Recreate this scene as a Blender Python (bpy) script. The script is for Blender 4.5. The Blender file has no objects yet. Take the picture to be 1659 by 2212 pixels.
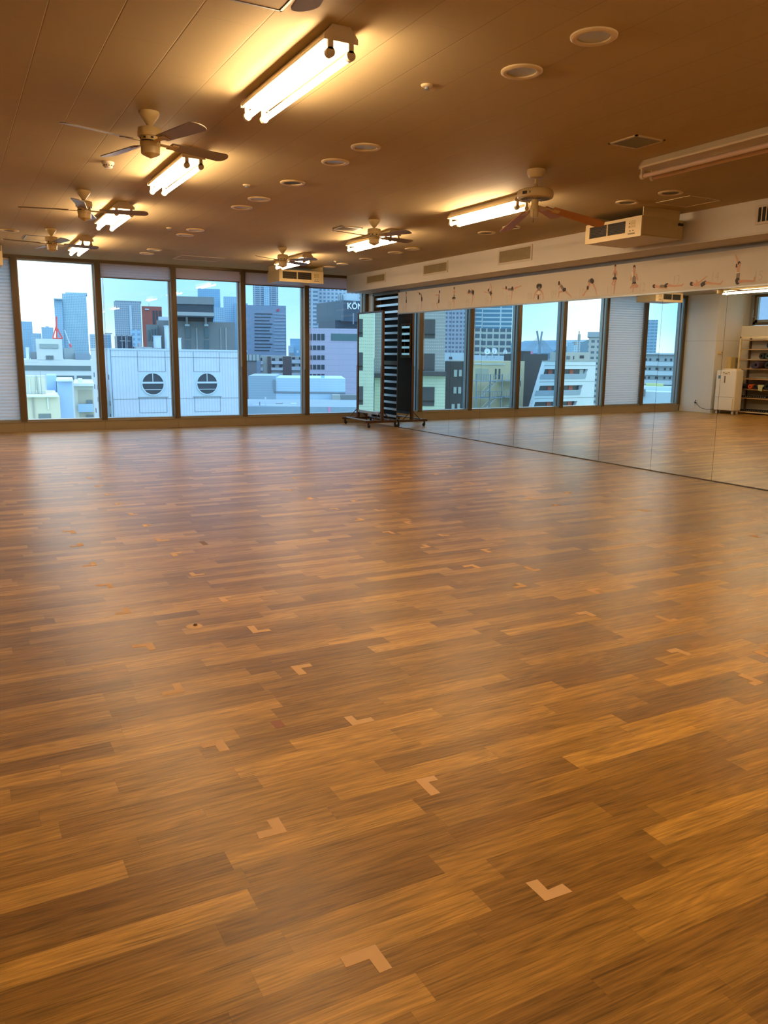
import bpy, bmesh, math, random
from mathutils import Matrix, Vector
PI = math.pi
rnd = random.Random(7)
scn = bpy.context.scene
COL = scn.collection

# ------------------------------------------------------------------ camera
cam_d = bpy.data.cameras.new('camera'); cam = bpy.data.objects.new('camera', cam_d); COL.objects.link(cam)
cam_d.sensor_width = 36.0; cam_d.lens = 36.0 * 1734.46 / 2212.0
cam_d.clip_start = 0.05; cam_d.clip_end = 9000
_r = Vector((0.88284033, -0.46948073, 0.01344624)); _u = Vector((0.0780199, 0.17482432, 0.98150362)); _f = Vector((0.46314776, 0.8654619, -0.1909708))
m = Matrix(((_r.x, _u.x, -_f.x, 0), (_r.y, _u.y, -_f.y, 0), (_r.z, _u.z, -_f.z, 1.4), (0, 0, 0, 1)))
cam.matrix_world = m
scn.camera = cam

# ------------------------------------------------------------------ view, light levels
scn.view_settings.view_transform = 'Standard'; scn.view_settings.look = 'None'
scn.view_settings.gamma = 1.0; scn.view_settings.use_curve_mapping = False
scn.view_settings.exposure = 1.3
SKY = 1.15            # sky strength
TUBE = 31.0          # fluorescent tube radiance
TUBE_COL = (1.0, 0.69, 0.39)
scn.cycles.use_denoising = True
scn.cycles.max_bounces = 10; scn.cycles.diffuse_bounces = 4; scn.cycles.glossy_bounces = 6
scn.cycles.transparent_max_bounces = 12; scn.cycles.sample_clamp_indirect = 6.0
scn.cycles.caustics_reflective = False; scn.cycles.caustics_refractive = False

# world: overcast evening sky
w = bpy.data.worlds.new('world'); scn.world = w; w.use_nodes = True
nt = w.node_tree; nt.nodes.clear()
def N(nt, t, **k):
    n = nt.nodes.new(t)
    for a, b in k.items(): setattr(n, a, b)
    return n
tc = N(nt, 'ShaderNodeTexCoord'); sep = N(nt, 'ShaderNodeSeparateXYZ'); nt.links.new(tc.outputs['Generated'], sep.inputs[0])
def wramp(src, stops):
    r_ = N(nt, 'ShaderNodeValToRGB'); nt.links.new(src, r_.inputs[0]); c_ = r_.color_ramp
    c_.elements[0].position = stops[0][0]; c_.elements[0].color = tuple(stops[0][1]) + (1,); c_.elements[1].position = stops[-1][0]; c_.elements[1].color = tuple(stops[-1][1]) + (1,)
    for p_, q_ in stops[1:-1]: e_ = c_.elements.new(p_); e_.color = tuple(q_) + (1,)
    return r_.outputs[0]
# overcast sky: pale strip on the horizon, blue-grey band, brighter cloud cover overhead; broad bright breaks in the cloud by compass direction
elev = wramp(sep.outputs['Z'], [(0.0, (.40, .50, .46)), (.03, (.28, .47, .54)), (.06, (.235, .43, .57)), (.14, (.24, .48, .62)), (.32, (.44, .62, .78)), (1.0, (.52, .70, .88))])
at = N(nt, 'ShaderNodeMath', operation='ARCTAN2'); nt.links.new(sep.outputs['X'], at.inputs[0]); nt.links.new(sep.outputs['Y'], at.inputs[1])
azn = N(nt, 'ShaderNodeMapRange'); nt.links.new(at.outputs[0], azn.inputs[0]); azn.inputs[1].default_value = math.radians(-60); azn.inputs[2].default_value = math.radians(40)
azf = wramp(azn.outputs[0], [(0.0, (.35, .42, .40)), (.12, (.35, .42, .40)), (.16, (.66, .52, .43)), (.20, (.50, .41, .34)), (.25, (.36, .34, .33)), (.42, (.33, .33, .33)), (.54, (.86, .60, .48)), (.66, (.90, .62, .50)), (.69, (.44, .38, .35)), (.73, (.333, .333, .333)), (1.0, (.333, .333, .333))])
kz = N(nt, 'ShaderNodeMapRange'); nt.links.new(sep.outputs['Z'], kz.inputs[0]); kz.inputs[1].default_value = .35; kz.inputs[2].default_value = .12
azm = N(nt, 'ShaderNodeMix', data_type='RGBA'); nt.links.new(kz.outputs[0], azm.inputs[0]); azm.inputs[6].default_value = (.333, .333, .333, 1); nt.links.new(azf, azm.inputs[7])
mul = N(nt, 'ShaderNodeVectorMath', operation='MULTIPLY'); nt.links.new(elev, mul.inputs[0]); nt.links.new(azm.outputs[2], mul.inputs[1])
sc3 = N(nt, 'ShaderNodeVectorMath', operation='SCALE'); nt.links.new(mul.outputs[0], sc3.inputs[0]); sc3.inputs['Scale'].default_value = 3.0
mp = N(nt, 'ShaderNodeMapping'); mp.inputs['Scale'].default_value = (1.6, 1.6, 9); nt.links.new(tc.outputs['Generated'], mp.inputs[0])
nz = N(nt, 'ShaderNodeTexNoise'); nz.inputs['Scale'].default_value = 1.7; nz.inputs['Detail'].default_value = 5; nt.links.new(mp.outputs[0], nz.inputs[0])
cl = N(nt, 'ShaderNodeMapRange'); cl.inputs[1].default_value = .45; cl.inputs[2].default_value = .75; nt.links.new(nz.outputs['Fac'], cl.inputs[0])
sc4 = N(nt, 'ShaderNodeVectorMath', operation='SCALE'); nt.links.new(sc3.outputs[0], sc4.inputs[0]); sc4.inputs['Scale'].default_value = 1.25
mx = N(nt, 'ShaderNodeMix', data_type='RGBA'); nt.links.new(cl.outputs[0], mx.inputs[0]); nt.links.new(sc3.outputs[0], mx.inputs[6]); nt.links.new(sc4.outputs[0], mx.inputs[7])
bg = N(nt, 'ShaderNodeBackground'); bg.inputs['Strength'].default_value = SKY; nt.links.new(mx.outputs[2], bg.inputs[0])
wo = N(nt, 'ShaderNodeOutputWorld'); nt.links.new(bg.outputs[0], wo.inputs[0])

# ------------------------------------------------------------------ materials
def newmat(name):
    m = bpy.data.materials.new(name); m.use_nodes = True; t = m.node_tree
    for n in list(t.nodes): t.nodes.remove(n)
    o = N(t, 'ShaderNodeOutputMaterial')
    return m, t, o
def mat(name, col, rough=.5, metal=0., var=.08, nscale=6., spec=.5, bump=0.):
    m, t, o = newmat(name)
    p = N(t, 'ShaderNodeBsdfPrincipled'); p.inputs['Roughness'].default_value = rough; p.inputs['Metallic'].default_value = metal
    p.inputs['Specular IOR Level'].default_value = spec
    tc = N(t, 'ShaderNodeTexCoord'); nz = N(t, 'ShaderNodeTexNoise'); nz.inputs['Scale'].default_value = nscale; nz.inputs['Detail'].default_value = 3
    t.links.new(tc.outputs['Object'], nz.inputs['Vector'])
    mx = N(t, 'ShaderNodeMix', data_type='RGBA')
    mx.inputs[6].default_value = tuple(c * (1 - var) for c in col) + (1,); mx.inputs[7].default_value = tuple(min(1, c * (1 + var)) for c in col) + (1,)
    t.links.new(nz.outputs['Fac'], mx.inputs[0]); t.links.new(mx.outputs[2], p.inputs['Base Color'])
    if bump:
        b = N(t, 'ShaderNodeBump'); b.inputs['Strength'].default_value = bump; b.inputs['Distance'].default_value = .002
        n2 = N(t, 'ShaderNodeTexNoise'); n2.inputs['Scale'].default_value = nscale * 20; t.links.new(tc.outputs['Object'], n2.inputs['Vector'])
        t.links.new(n2.outputs['Fac'], b.inputs['Height']); t.links.new(b.outputs[0], p.inputs['Normal'])
    t.links.new(p.outputs[0], o.inputs[0])
    return m
def math_(t, op, a, b=None, c=None):
    n = N(t, 'ShaderNodeMath', operation=op)
    for i, v in enumerate((a, b, c)):
        if v is None: continue
        if isinstance(v, (int, float)): n.inputs[i].default_value = v
        else: t.links.new(v, n.inputs[i])
    return n.outputs[0]
def facade(name, wall, win, bay=3., floor=3., fw=.6, fh=.5, rough=.6, wrough=.25, off=(0., 0.)):
    """wall with a regular grid of panes (object space: x+y across, z up)"""
    m, t, o = newmat(name)
    p = N(t, 'ShaderNodeBsdfPrincipled'); tc = N(t, 'ShaderNodeTexCoord'); s = N(t, 'ShaderNodeSeparateXYZ'); t.links.new(tc.outputs['Object'], s.inputs[0])
    u = math_(t, 'ADD', s.outputs[0], s.outputs[1]); u = math_(t, 'ADD', u, off[0] + 4000.)
    u = math_(t, 'FRACT', math_(t, 'DIVIDE', u, bay)); v = math_(t, 'FRACT', math_(t, 'DIVIDE', math_(t, 'ADD', s.outputs[2], off[1]), floor))
    a = math_(t, 'LESS_THAN', u, fw); b = math_(t, 'LESS_THAN', v, fh); k = math_(t, 'MULTIPLY', a, b)
    g = N(t, 'ShaderNodeNewGeometry'); s2 = N(t, 'ShaderNodeSeparateXYZ'); t.links.new(g.outputs['Normal'], s2.inputs[0])
    k = math_(t, 'MULTIPLY', k, math_(t, 'LESS_THAN', math_(t, 'ABSOLUTE', s2.outputs[2]), .5))
    nz = N(t, 'ShaderNodeTexNoise'); nz.inputs['Scale'].default_value = .4 / max(bay, .3); t.links.new(tc.outputs['Object'], nz.inputs['Vector'])
    mw = N(t, 'ShaderNodeMix', data_type='RGBA'); mw.inputs[6].default_value = tuple(c * .9 for c in wall) + (1,); mw.inputs[7].default_value = tuple(min(1, c * 1.08) for c in wall) + (1,); t.links.new(nz.outputs['Fac'], mw.inputs[0])
    mx = N(t, 'ShaderNodeMix', data_type='RGBA'); t.links.new(k, mx.inputs[0]); t.links.new(mw.outputs[2], mx.inputs[6]); mx.inputs[7].default_value = win + (1,)
    t.links.new(mx.outputs[2], p.inputs['Base Color'])
    r = math_(t, 'MULTIPLY_ADD', k, wrough - rough, rough); t.links.new(r, p.inputs['Roughness'])
    t.links.new(p.outputs[0], o.inputs[0])
    return m
def emit(name, col, s):
    m, t, o = newmat(name); e = N(t, 'ShaderNodeEmission'); e.inputs[0].default_value = col + (1,); e.inputs[1].default_value = s
    t.links.new(e.outputs[0], o.inputs[0]); return m
def glass(name, tint):
    m, t, o = newmat(name); tr = N(t, 'ShaderNodeBsdfTransparent'); tr.inputs[0].default_value = tint + (1,)
    gl = N(t, 'ShaderNodeBsdfGlossy'); gl.inputs['Roughness'].default_value = 0.0; gl.inputs[0].default_value = (1, 1, 1, 1)
    fr = N(t, 'ShaderNodeFresnel'); fr.inputs[0].default_value = 1.5
    g = N(t, 'ShaderNodeNewGeometry'); k = math_(t, 'MULTIPLY', fr.outputs[0], math_(t, 'SUBTRACT', 1.0, g.outputs['Backfacing']))
    mx = N(t, 'ShaderNodeMixShader'); t.links.new(k, mx.inputs[0]); t.links.new(tr.outputs[0], mx.inputs[1]); t.links.new(gl.outputs[0], mx.inputs[2]); t.links.new(mx.outputs[0], o.inputs[0])
    return m
def mirror(name, col):
    m, t, o = newmat(name); gl = N(t, 'ShaderNodeBsdfGlossy'); gl.inputs['Roughness'].default_value = 0.0; gl.inputs[0].default_value = col + (1,); t.links.new(gl.outputs[0], o.inputs[0]); return m
def fabric(name, col, trans=.4):
    m, t, o = newmat(name); d = N(t, 'ShaderNodeBsdfDiffuse'); l = N(t, 'ShaderNodeBsdfTranslucent')
    tc = N(t, 'ShaderNodeTexCoord'); nz = N(t, 'ShaderNodeTexNoise'); nz.inputs['Scale'].default_value = 90; t.links.new(tc.outputs['Object'], nz.inputs['Vector'])
    mc = N(t, 'ShaderNodeMix', data_type='RGBA'); mc.inputs[6].default_value = tuple(c * .93 for c in col) + (1,); mc.inputs[7].default_value = tuple(c * 1.05 for c in col) + (1,); t.links.new(nz.outputs['Fac'], mc.inputs[0])
    t.links.new(mc.outputs[2], d.inputs[0]); t.links.new(mc.outputs[2], l.inputs[0])
    mx = N(t, 'ShaderNodeMixShader'); mx.inputs[0].default_value = trans; t.links.new(d.outputs[0], mx.inputs[1]); t.links.new(l.outputs[0], mx.inputs[2]); t.links.new(mx.outputs[0], o.inputs[0]); return m

def floor_material():
    m, t, o = newmat('oak_plank_vinyl'); L = t.links
    p = N(t, 'ShaderNodeBsdfPrincipled'); tc = N(t, 'ShaderNodeTexCoord'); s = N(t, 'ShaderNodeSeparateXYZ'); L.new(tc.outputs['Object'], s.inputs[0])
    W_, LN = .0925, .62
    row = math_(t, 'FLOOR', math_(t, 'DIVIDE', s.outputs[1], W_))
    wn = N(t, 'ShaderNodeTexWhiteNoise', noise_dimensions='1D'); L.new(row, wn.inputs['W'])
    xo = math_(t, 'ADD', math_(t, 'DIVIDE', s.outputs[0], LN), math_(t, 'MULTIPLY', wn.outputs['Value'], 9.7))
    col = math_(t, 'FLOOR', xo)
    cb = N(t, 'ShaderNodeCombineXYZ'); L.new(row, cb.inputs[0]); L.new(col, cb.inputs[1])
    w2 = N(t, 'ShaderNodeTexWhiteNoise', noise_dimensions='2D'); L.new(cb.outputs[0], w2.inputs['Vector'])
    # grain coordinates, shifted per plank
    sh = math_(t, 'MULTIPLY', w2.outputs['Value'], 37.)
    gx = math_(t, 'MULTIPLY', s.outputs[0], 2.6); gy = math_(t, 'MULTIPLY', s.outputs[1], 46.)
    g1 = N(t, 'ShaderNodeCombineXYZ'); L.new(math_(t, 'ADD', gx, sh), g1.inputs[0]); L.new(gy, g1.inputs[1]); L.new(sh, g1.inputs[2])
    n1 = N(t, 'ShaderNodeTexNoise'); n1.inputs['Scale'].default_value = 1.0; n1.inputs['Detail'].default_value = 7; n1.inputs['Roughness'].default_value = .68; n1.inputs['Distortion'].default_value = .5; L.new(g1.outputs[0], n1.inputs['Vector'])
    g2 = N(t, 'ShaderNodeCombineXYZ'); L.new(math_(t, 'MULTIPLY', gx, 3.2), g2.inputs[0]); L.new(math_(t, 'MULTIPLY', gy, 5.0), g2.inputs[1])
    n2 = N(t, 'ShaderNodeTexNoise'); n2.inputs['Scale'].default_value = 1.0; n2.inputs['Detail'].default_value = 3; L.new(g2.outputs[0], n2.inputs['Vector'])
    # cathedral figure
    g3 = N(t, 'ShaderNodeCombineXYZ'); L.new(math_(t, 'ADD', math_(t, 'MULTIPLY', s.outputs[0], 1.5), sh), g3.inputs[0]); L.new(math_(t, 'MULTIPLY', s.outputs[1], 14.), g3.inputs[1]); L.new(sh, g3.inputs[2])
    n3 = N(t, 'ShaderNodeTexNoise'); n3.inputs['Scale'].default_value = .8; n3.inputs['Detail'].default_value = 1.5; L.new(g3.outputs[0], n3.inputs['Vector'])
    rings = math_(t, 'FRACT', math_(t, 'MULTIPLY', n3.outputs['Fac'], 13.)); rings = math_(t, 'MULTIPLY', math_(t, 'ABSOLUTE', math_(t, 'SUBTRACT', rings, .5)), 2.)
    base = N(t, 'ShaderNodeValToRGB'); L.new(w2.outputs['Value'], base.inputs[0]); c = base.color_ramp
    c.elements[0].color = (.215, .110, .023, 1); c.elements[1].color = (.48, .272, .060, 1)
    for pos, cc in ((.25, (.26, .138, .029)), (.5, (.31, .168, .035)), (.75, (.38, .211, .045))): el = c.elements.new(pos); el.color = cc + (1,)
    k = math_(t, 'ADD', math_(t, 'MULTIPLY', math_(t, 'SUBTRACT', n1.outputs['Fac'], .5), 2.0), math_(t, 'MULTIPLY', math_(t, 'SUBTRACT', n2.outputs['Fac'], .5), 1.4))
    k = math_(t, 'ADD', k, math_(t, 'MULTIPLY', math_(t, 'SUBTRACT', rings, .5), .26))
    k = math_(t, 'ADD', k, 1.0)
    fy = math_(t, 'FRACT', math_(t, 'DIVIDE', s.outputs[1], W_)); fx = math_(t, 'FRACT', xo)
    edge = math_(t, 'MINIMUM', math_(t, 'MULTIPLY', math_(t, 'MINIMUM', fy, math_(t, 'SUBTRACT', 1., fy)), W_), math_(t, 'MULTIPLY', math_(t, 'MINIMUM', fx, math_(t, 'SUBTRACT', 1., fx)), LN))
    ek = N(t, 'ShaderNodeMapRange'); ek.inputs[1].default_value = .0; ek.inputs[2].default_value = .0014; ek.inputs[3].default_value = .78; L.new(edge, ek.inputs[0])
    k = math_(t, 'MULTIPLY', k, ek.outputs[0])
    vm = N(t, 'ShaderNodeVectorMath', operation='SCALE'); L.new(base.outputs[0], vm.inputs[0]); L.new(k, vm.inputs['Scale'])
    L.new(vm.outputs[0], p.inputs['Base Color'])
    p.inputs['Specular IOR Level'].default_value = .38
    rr = math_(t, 'MULTIPLY_ADD', n1.outputs['Fac'], .12, .30); L.new(rr, p.inputs['Roughness'])
    # linen-like emboss + long ripples of the vinyl
    gb = N(t, 'ShaderNodeCombineXYZ'); L.new(math_(t, 'MULTIPLY', s.outputs[0], 14.), gb.inputs[0]); L.new(math_(t, 'MULTIPLY', s.outputs[1], 160.), gb.inputs[1])
    nb = N(t, 'ShaderNodeTexNoise'); nb.inputs['Scale'].default_value = 1.; nb.inputs['Detail'].default_value = 2; L.new(gb.outputs[0], nb.inputs['Vector'])
    gl = N(t, 'ShaderNodeCombineXYZ'); L.new(math_(t, 'MULTIPLY', s.outputs[0], 1.8), gl.inputs[0]); L.new(math_(t, 'MULTIPLY', s.outputs[1], 13.), gl.inputs[1])
    nl = N(t, 'ShaderNodeTexNoise'); nl.inputs['Scale'].default_value = 1.; nl.inputs['Detail'].default_value = 2; L.new(gl.outputs[0], nl.inputs['Vector'])
    h = math_(t, 'ADD', math_(t, 'MULTIPLY', nb.outputs['Fac'], .35), math_(t, 'MULTIPLY', nl.outputs['Fac'], 1.5))
    b = N(t, 'ShaderNodeBump'); b.inputs['Strength'].default_value = .55; b.inputs['Distance'].default_value = .0022; L.new(h, b.inputs['Height']); L.new(b.outputs[0], p.inputs['Normal'])
    L.new(p.outputs[0], o.inputs[0]); return m

def ceiling_material():
    m, t, o = newmat('ceiling_boards'); L = t.links
    p = N(t, 'ShaderNodeBsdfPrincipled'); tc = N(t, 'ShaderNodeTexCoord'); s = N(t, 'ShaderNodeSeparateXYZ'); L.new(tc.outputs['Object'], s.inputs[0])
    BW, BL = .318, .93
    xr = math_(t, 'DIVIDE', math_(t, 'SUBTRACT', s.outputs[0], .857 - 31.8), BW); row = math_(t, 'FLOOR', xr); fx = math_(t, 'FRACT', xr)
    yr = math_(t, 'ADD', math_(t, 'DIVIDE', s.outputs[1], BL), math_(t, 'MULTIPLY', math_(t, 'MODULO', row, 2.), .5)); fy = math_(t, 'FRACT', math_(t, 'ADD', yr, 50.))
    dx = math_(t, 'MULTIPLY', math_(t, 'MINIMUM', fx, math_(t, 'SUBTRACT', 1., fx)), BW); dy = math_(t, 'MULTIPLY', math_(t, 'MINIMUM', fy, math_(t, 'SUBTRACT', 1., fy)), BL)
    a = N(t, 'ShaderNodeMapRange'); a.inputs[1].default_value = .0; a.inputs[2].default_value = .0028; a.inputs[3].default_value = .6; L.new(dx, a.inputs[0])
    b = N(t, 'ShaderNodeMapRange'); b.inputs[1].default_value = .0; b.inputs[2].default_value = .0025; b.inputs[3].default_value = .8; L.new(dy, b.inputs[0])
    nz = N(t, 'ShaderNodeTexNoise'); nz.inputs['Scale'].default_value = 1.3; nz.inputs['Detail'].default_value = 4; L.new(tc.outputs['Object'], nz.inputs['Vector'])
    k = math_(t, 'MULTIPLY', math_(t, 'MULTIPLY', a.outputs[0], b.outputs[0]), math_(t, 'MULTIPLY_ADD', nz.outputs['Fac'], .14, .93))
    vm = N(t, 'ShaderNodeVectorMath', operation='SCALE'); vm.inputs[0].default_value = (.48, .38, .215); L.new(k, vm.inputs['Scale']); L.new(vm.outputs[0], p.inputs['Base Color'])
    p.inputs['Roughness'].default_value = .7; p.inputs['Specular IOR Level'].default_value = .15
    hb = math_(t, 'MINIMUM', math_(t, 'MULTIPLY', dx, 220.), 1.)
    bp = N(t, 'ShaderNodeBump'); bp.inputs['Strength'].default_value = .5; bp.inputs['Distance'].default_value = .002; L.new(hb, bp.inputs['Height']); L.new(bp.outputs[0], p.inputs['Normal'])
    L.new(p.outputs[0], o.inputs[0]); return m

M = {}
M['floor'] = floor_material(); M['ceiling'] = ceiling_material()
M['wall'] = mat('wall_paint', (.60, .53, .42), .6, var=.05, nscale=2, bump=.15)
M['wall_white'] = mat('wall_paint_white', (.66, .62, .55), .6, var=.04, nscale=2, bump=.15)
M['sill'] = mat('sill_laminate', (.30, .25, .17), .45, var=.05)
M['bronze'] = mat('bronze_frame', (.125, .09, .05), .38, .35, var=.12, nscale=3)
M['alu'] = mat('window_aluminium', (.30, .31, .31), .35, .6)
M['steel'] = mat('steel_grey', (.30, .33, .36), .4, .2)
M['cream'] = mat('cream_enamel', (.62, .47, .22), .38, var=.04)
M['cream_lt'] = mat('cream_panel', (.72, .58, .34), .4, var=.03)
M['lampwhite'] = mat('lamp_enamel', (.70, .60, .42), .4, var=.03)
M['black'] = mat('black_plastic', (.012, .011, .01), .4)
M['darkgap'] = mat('dark_gap', (.008, .007, .006), .7)
M['blade'] = mat('fan_blade_veneer', (.30, .235, .17), .4, var=.12, nscale=3)
M['blade_wood'] = mat('fan_blade_orange_wood', (.50, .20, .045), .4, var=.15, nscale=5)
M['tube'] = emit('lit_tube', TUBE_COL, TUBE)
M['tube_off'] = mat('unlit_tube', (.70, .52, .40), .3, var=.02)
M['diffuser'] = mat('diffuser_sky_sheen', (.52, .55, .60), .3, var=.1, nscale=20)  # bluish base colour stands in for sky reflected in the centres
M['diffuser_dk'] = mat('downlight_dark', (.12, .10, .07), .5)
M['blind'] = fabric('pleated_blind_fabric', (.80, .79, .78), .5)
M['roller'] = fabric('roller_blind_fabric', (.74, .68, .72), .45)
M['glass_clear'] = glass('window_glass_clear', (1.0, 1.0, 1.0))
M['glass_tint'] = glass('window_glass_tinted', (.80, .87, .93))
M['mirror'] = mirror('mirror_silver', (.88, .93, .89))
M['seam'] = mat('mirror_seam', (.10, .085, .06), .5)
M['banner'] = mat('banner_paper', (.58, .54, .47), .55, var=.03)
M['S'] = mat('print_skin', (.56, .33, .22), .6, var=.03); M['K'] = mat('print_black', (.03, .022, .02), .6); M['G'] = mat('print_grey', (.20, .17, .15), .6)
M['H'] = mat('print_hair', (.05, .025, .015), .6); M['W'] = mat('print_white', (.75, .68, .58), .6); M['num'] = mat('print_number', (.50, .46, .39), .6)
M['frame_brown'] = mat('brown_tube_steel', (.075, .030, .010), .45, .1)
M['board_brown'] = mat('brown_backboard', (.17, .085, .03), .6, nscale=4)
M['pine'] = mat('pale_wood', (.60, .42, .22), .5)
M['slat'] = mat('louvre_aluminium', (.86, .90, .95), .38, .85)
M['tape'] = mat('tan_tape', (.66, .42, .20), .6, var=.05, nscale=30)
M['tape_dark'] = mat('brown_tape', (.20, .11, .05), .6)
M['grille'] = mat('vent_grille', (.36, .28, .13), .5)
M['ducting'] = mat('grey_label', (.22, .18, .12), .6)
M['white_pl'] = mat('white_plastic', (.74, .66, .54), .35, var=.02)
M['sticker'] = mat('blue_sticker', (.10, .20, .24), .5)
M['shelf'] = mat('rack_shelf_wood', (.40, .25, .11), .5)
M['rackpost'] = mat('rack_post_cream', (.70, .58, .36), .4)
for n_, c_ in (('mat_black', (.012, .012, .012)), ('mat_navy', (.02, .022, .07)), ('mat_plum', (.035, .016, .03)), ('mat_mauve', (.13, .07, .075)), ('mat_orange', (.62, .09, .012)), ('towel_green', (.40, .42, .24)), ('mat_green', (.02, .04, .025))):
    M[n_] = mat(n_, c_, .7, bump=.2, nscale=20)
# outdoors
def F(*a, **k):
    a = list(a)
    if a[0].startswith('t_') and len(a) > 4: a[3] *= .5; a[4] *= .5      # far towers stand small: fine window grid
    M[a[0]] = facade(*a, **k)
F('t_haze_blue', (.36, .56, .70), (.19, .37, .50), 3.2, 3.3, .62, .55); F('t_haze_blue2', (.30, .50, .68), (.23, .42, .59), 4, 3.6, .7, .5); F('t_haze_blue3', (.42, .60, .74), (.24, .40, .55), 3.5, 3.5, .55, .5)  # distance haze is mixed into the blue base colours of these far towers
F('t_grey', (.46, .52, .58), (.26, .33, .41), 2.6, 3.0, .6, .6); F('t_balc', (.44, .52, .60), (.15, .22, .32), 9, 3.1, .82, .55); F('t_grid', (.58, .66, .74), (.22, .32, .45), 3.4, 3.1, .55, .55)
F('t_grid2', (.42, .44, .52), (.16, .20, .28), 2.8, 3.1, .6, .5); F('t_balc2', (.60, .70, .74), (.12, .28, .40), 14, 3.2, .93, .66); F('t_beige', (.52, .54, .48), (.10, .14, .18), 3.2, 3.3, .78, .66); F('t_slab', (.34, .50, .62), (.19, .36, .48), 5, 3.6, .85, .5)
F('t_office', (.40, .46, .48), (.10, .16, .22), 4.2, 4.0, .6, .45)
F('office_b', (.25, .33, .45), (.24, .32, .44), 4, 3.6, .6, .4); F('siding', (.56, .74, .90), (.36, .54, .70), 900, .31, 1.1, .1, wrough=.6); F('siding_gr', (.38, .50, .60), (.26, .37, .46), 900, .31, 1.1, .1, wrough=.6)
F('pink_wall', (.54, .50, .64), (.40, .37, .50), 900, 1.15, 1.1, .045, wrough=.6)
F('stripes', (.52, .60, .58), (.22, .28, .28), .9, 50, .3, 1.1, wrough=.6)
F('cream_tile', (.66, .72, .54), (.30, .34, .26), .2, .31, .55, .12, wrough=.6, off=(0, .1)); F('grey_tile', (.38, .37, .36), (.72, .74, .72), .2, .31, .55, .12, wrough=.6, off=(0, .1))
F('white_ribbed', (.66, .72, .84), (.48, .55, .68), .24, 900, .14, 1.1, wrough=.6)
for n_, c_ in (('white_b', (.62, .72, .78)), ('office_lt', (.34, .43, .54)), ('white_far', (.60, .70, .78)), ('grey_far', (.32, .42, .45)), ('glass_far', (.13, .19, .22)), ('darkblue', (.18, .26, .34)), ('beige_b', (.56, .60, .50)), ('beige_shade', (.42, .43, .34)), ('pale_blue', (.34, .54, .84)),
               ('red_b', (.42, .12, .09)), ('dark_glass', (.045, .06, .085)), ('grey_b', (.25, .27, .28)), ('concrete_lt', (.42, .44, .44)), ('red_logo', (.75, .08, .10)), ('brown_b', (.16, .14, .14)), ('beige_gr', (.46, .50, .48)), ('bluegrey', (.30, .40, .48)),
               ('pink_b', (.72, .30, .48)), ('teal_glass', (.10, .18, .20)), ('signdark', (.055, .085, .12)), ('dark_b', (.085, .085, .09)), ('white_win', (.50, .56, .54)), ('cream_b', (.60, .52, .34)), ('pale_grey', (.46, .52, .54)),
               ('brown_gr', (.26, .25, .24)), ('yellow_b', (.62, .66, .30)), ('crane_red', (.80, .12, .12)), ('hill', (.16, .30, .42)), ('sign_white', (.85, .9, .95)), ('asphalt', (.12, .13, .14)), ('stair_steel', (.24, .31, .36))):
    M[n_] = mat('city_' + n_, c_, .7 if n_ not in ('dark_glass', 'teal_glass', 'glass_far', 'signdark') else .3, var=.07, nscale=.5)

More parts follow.
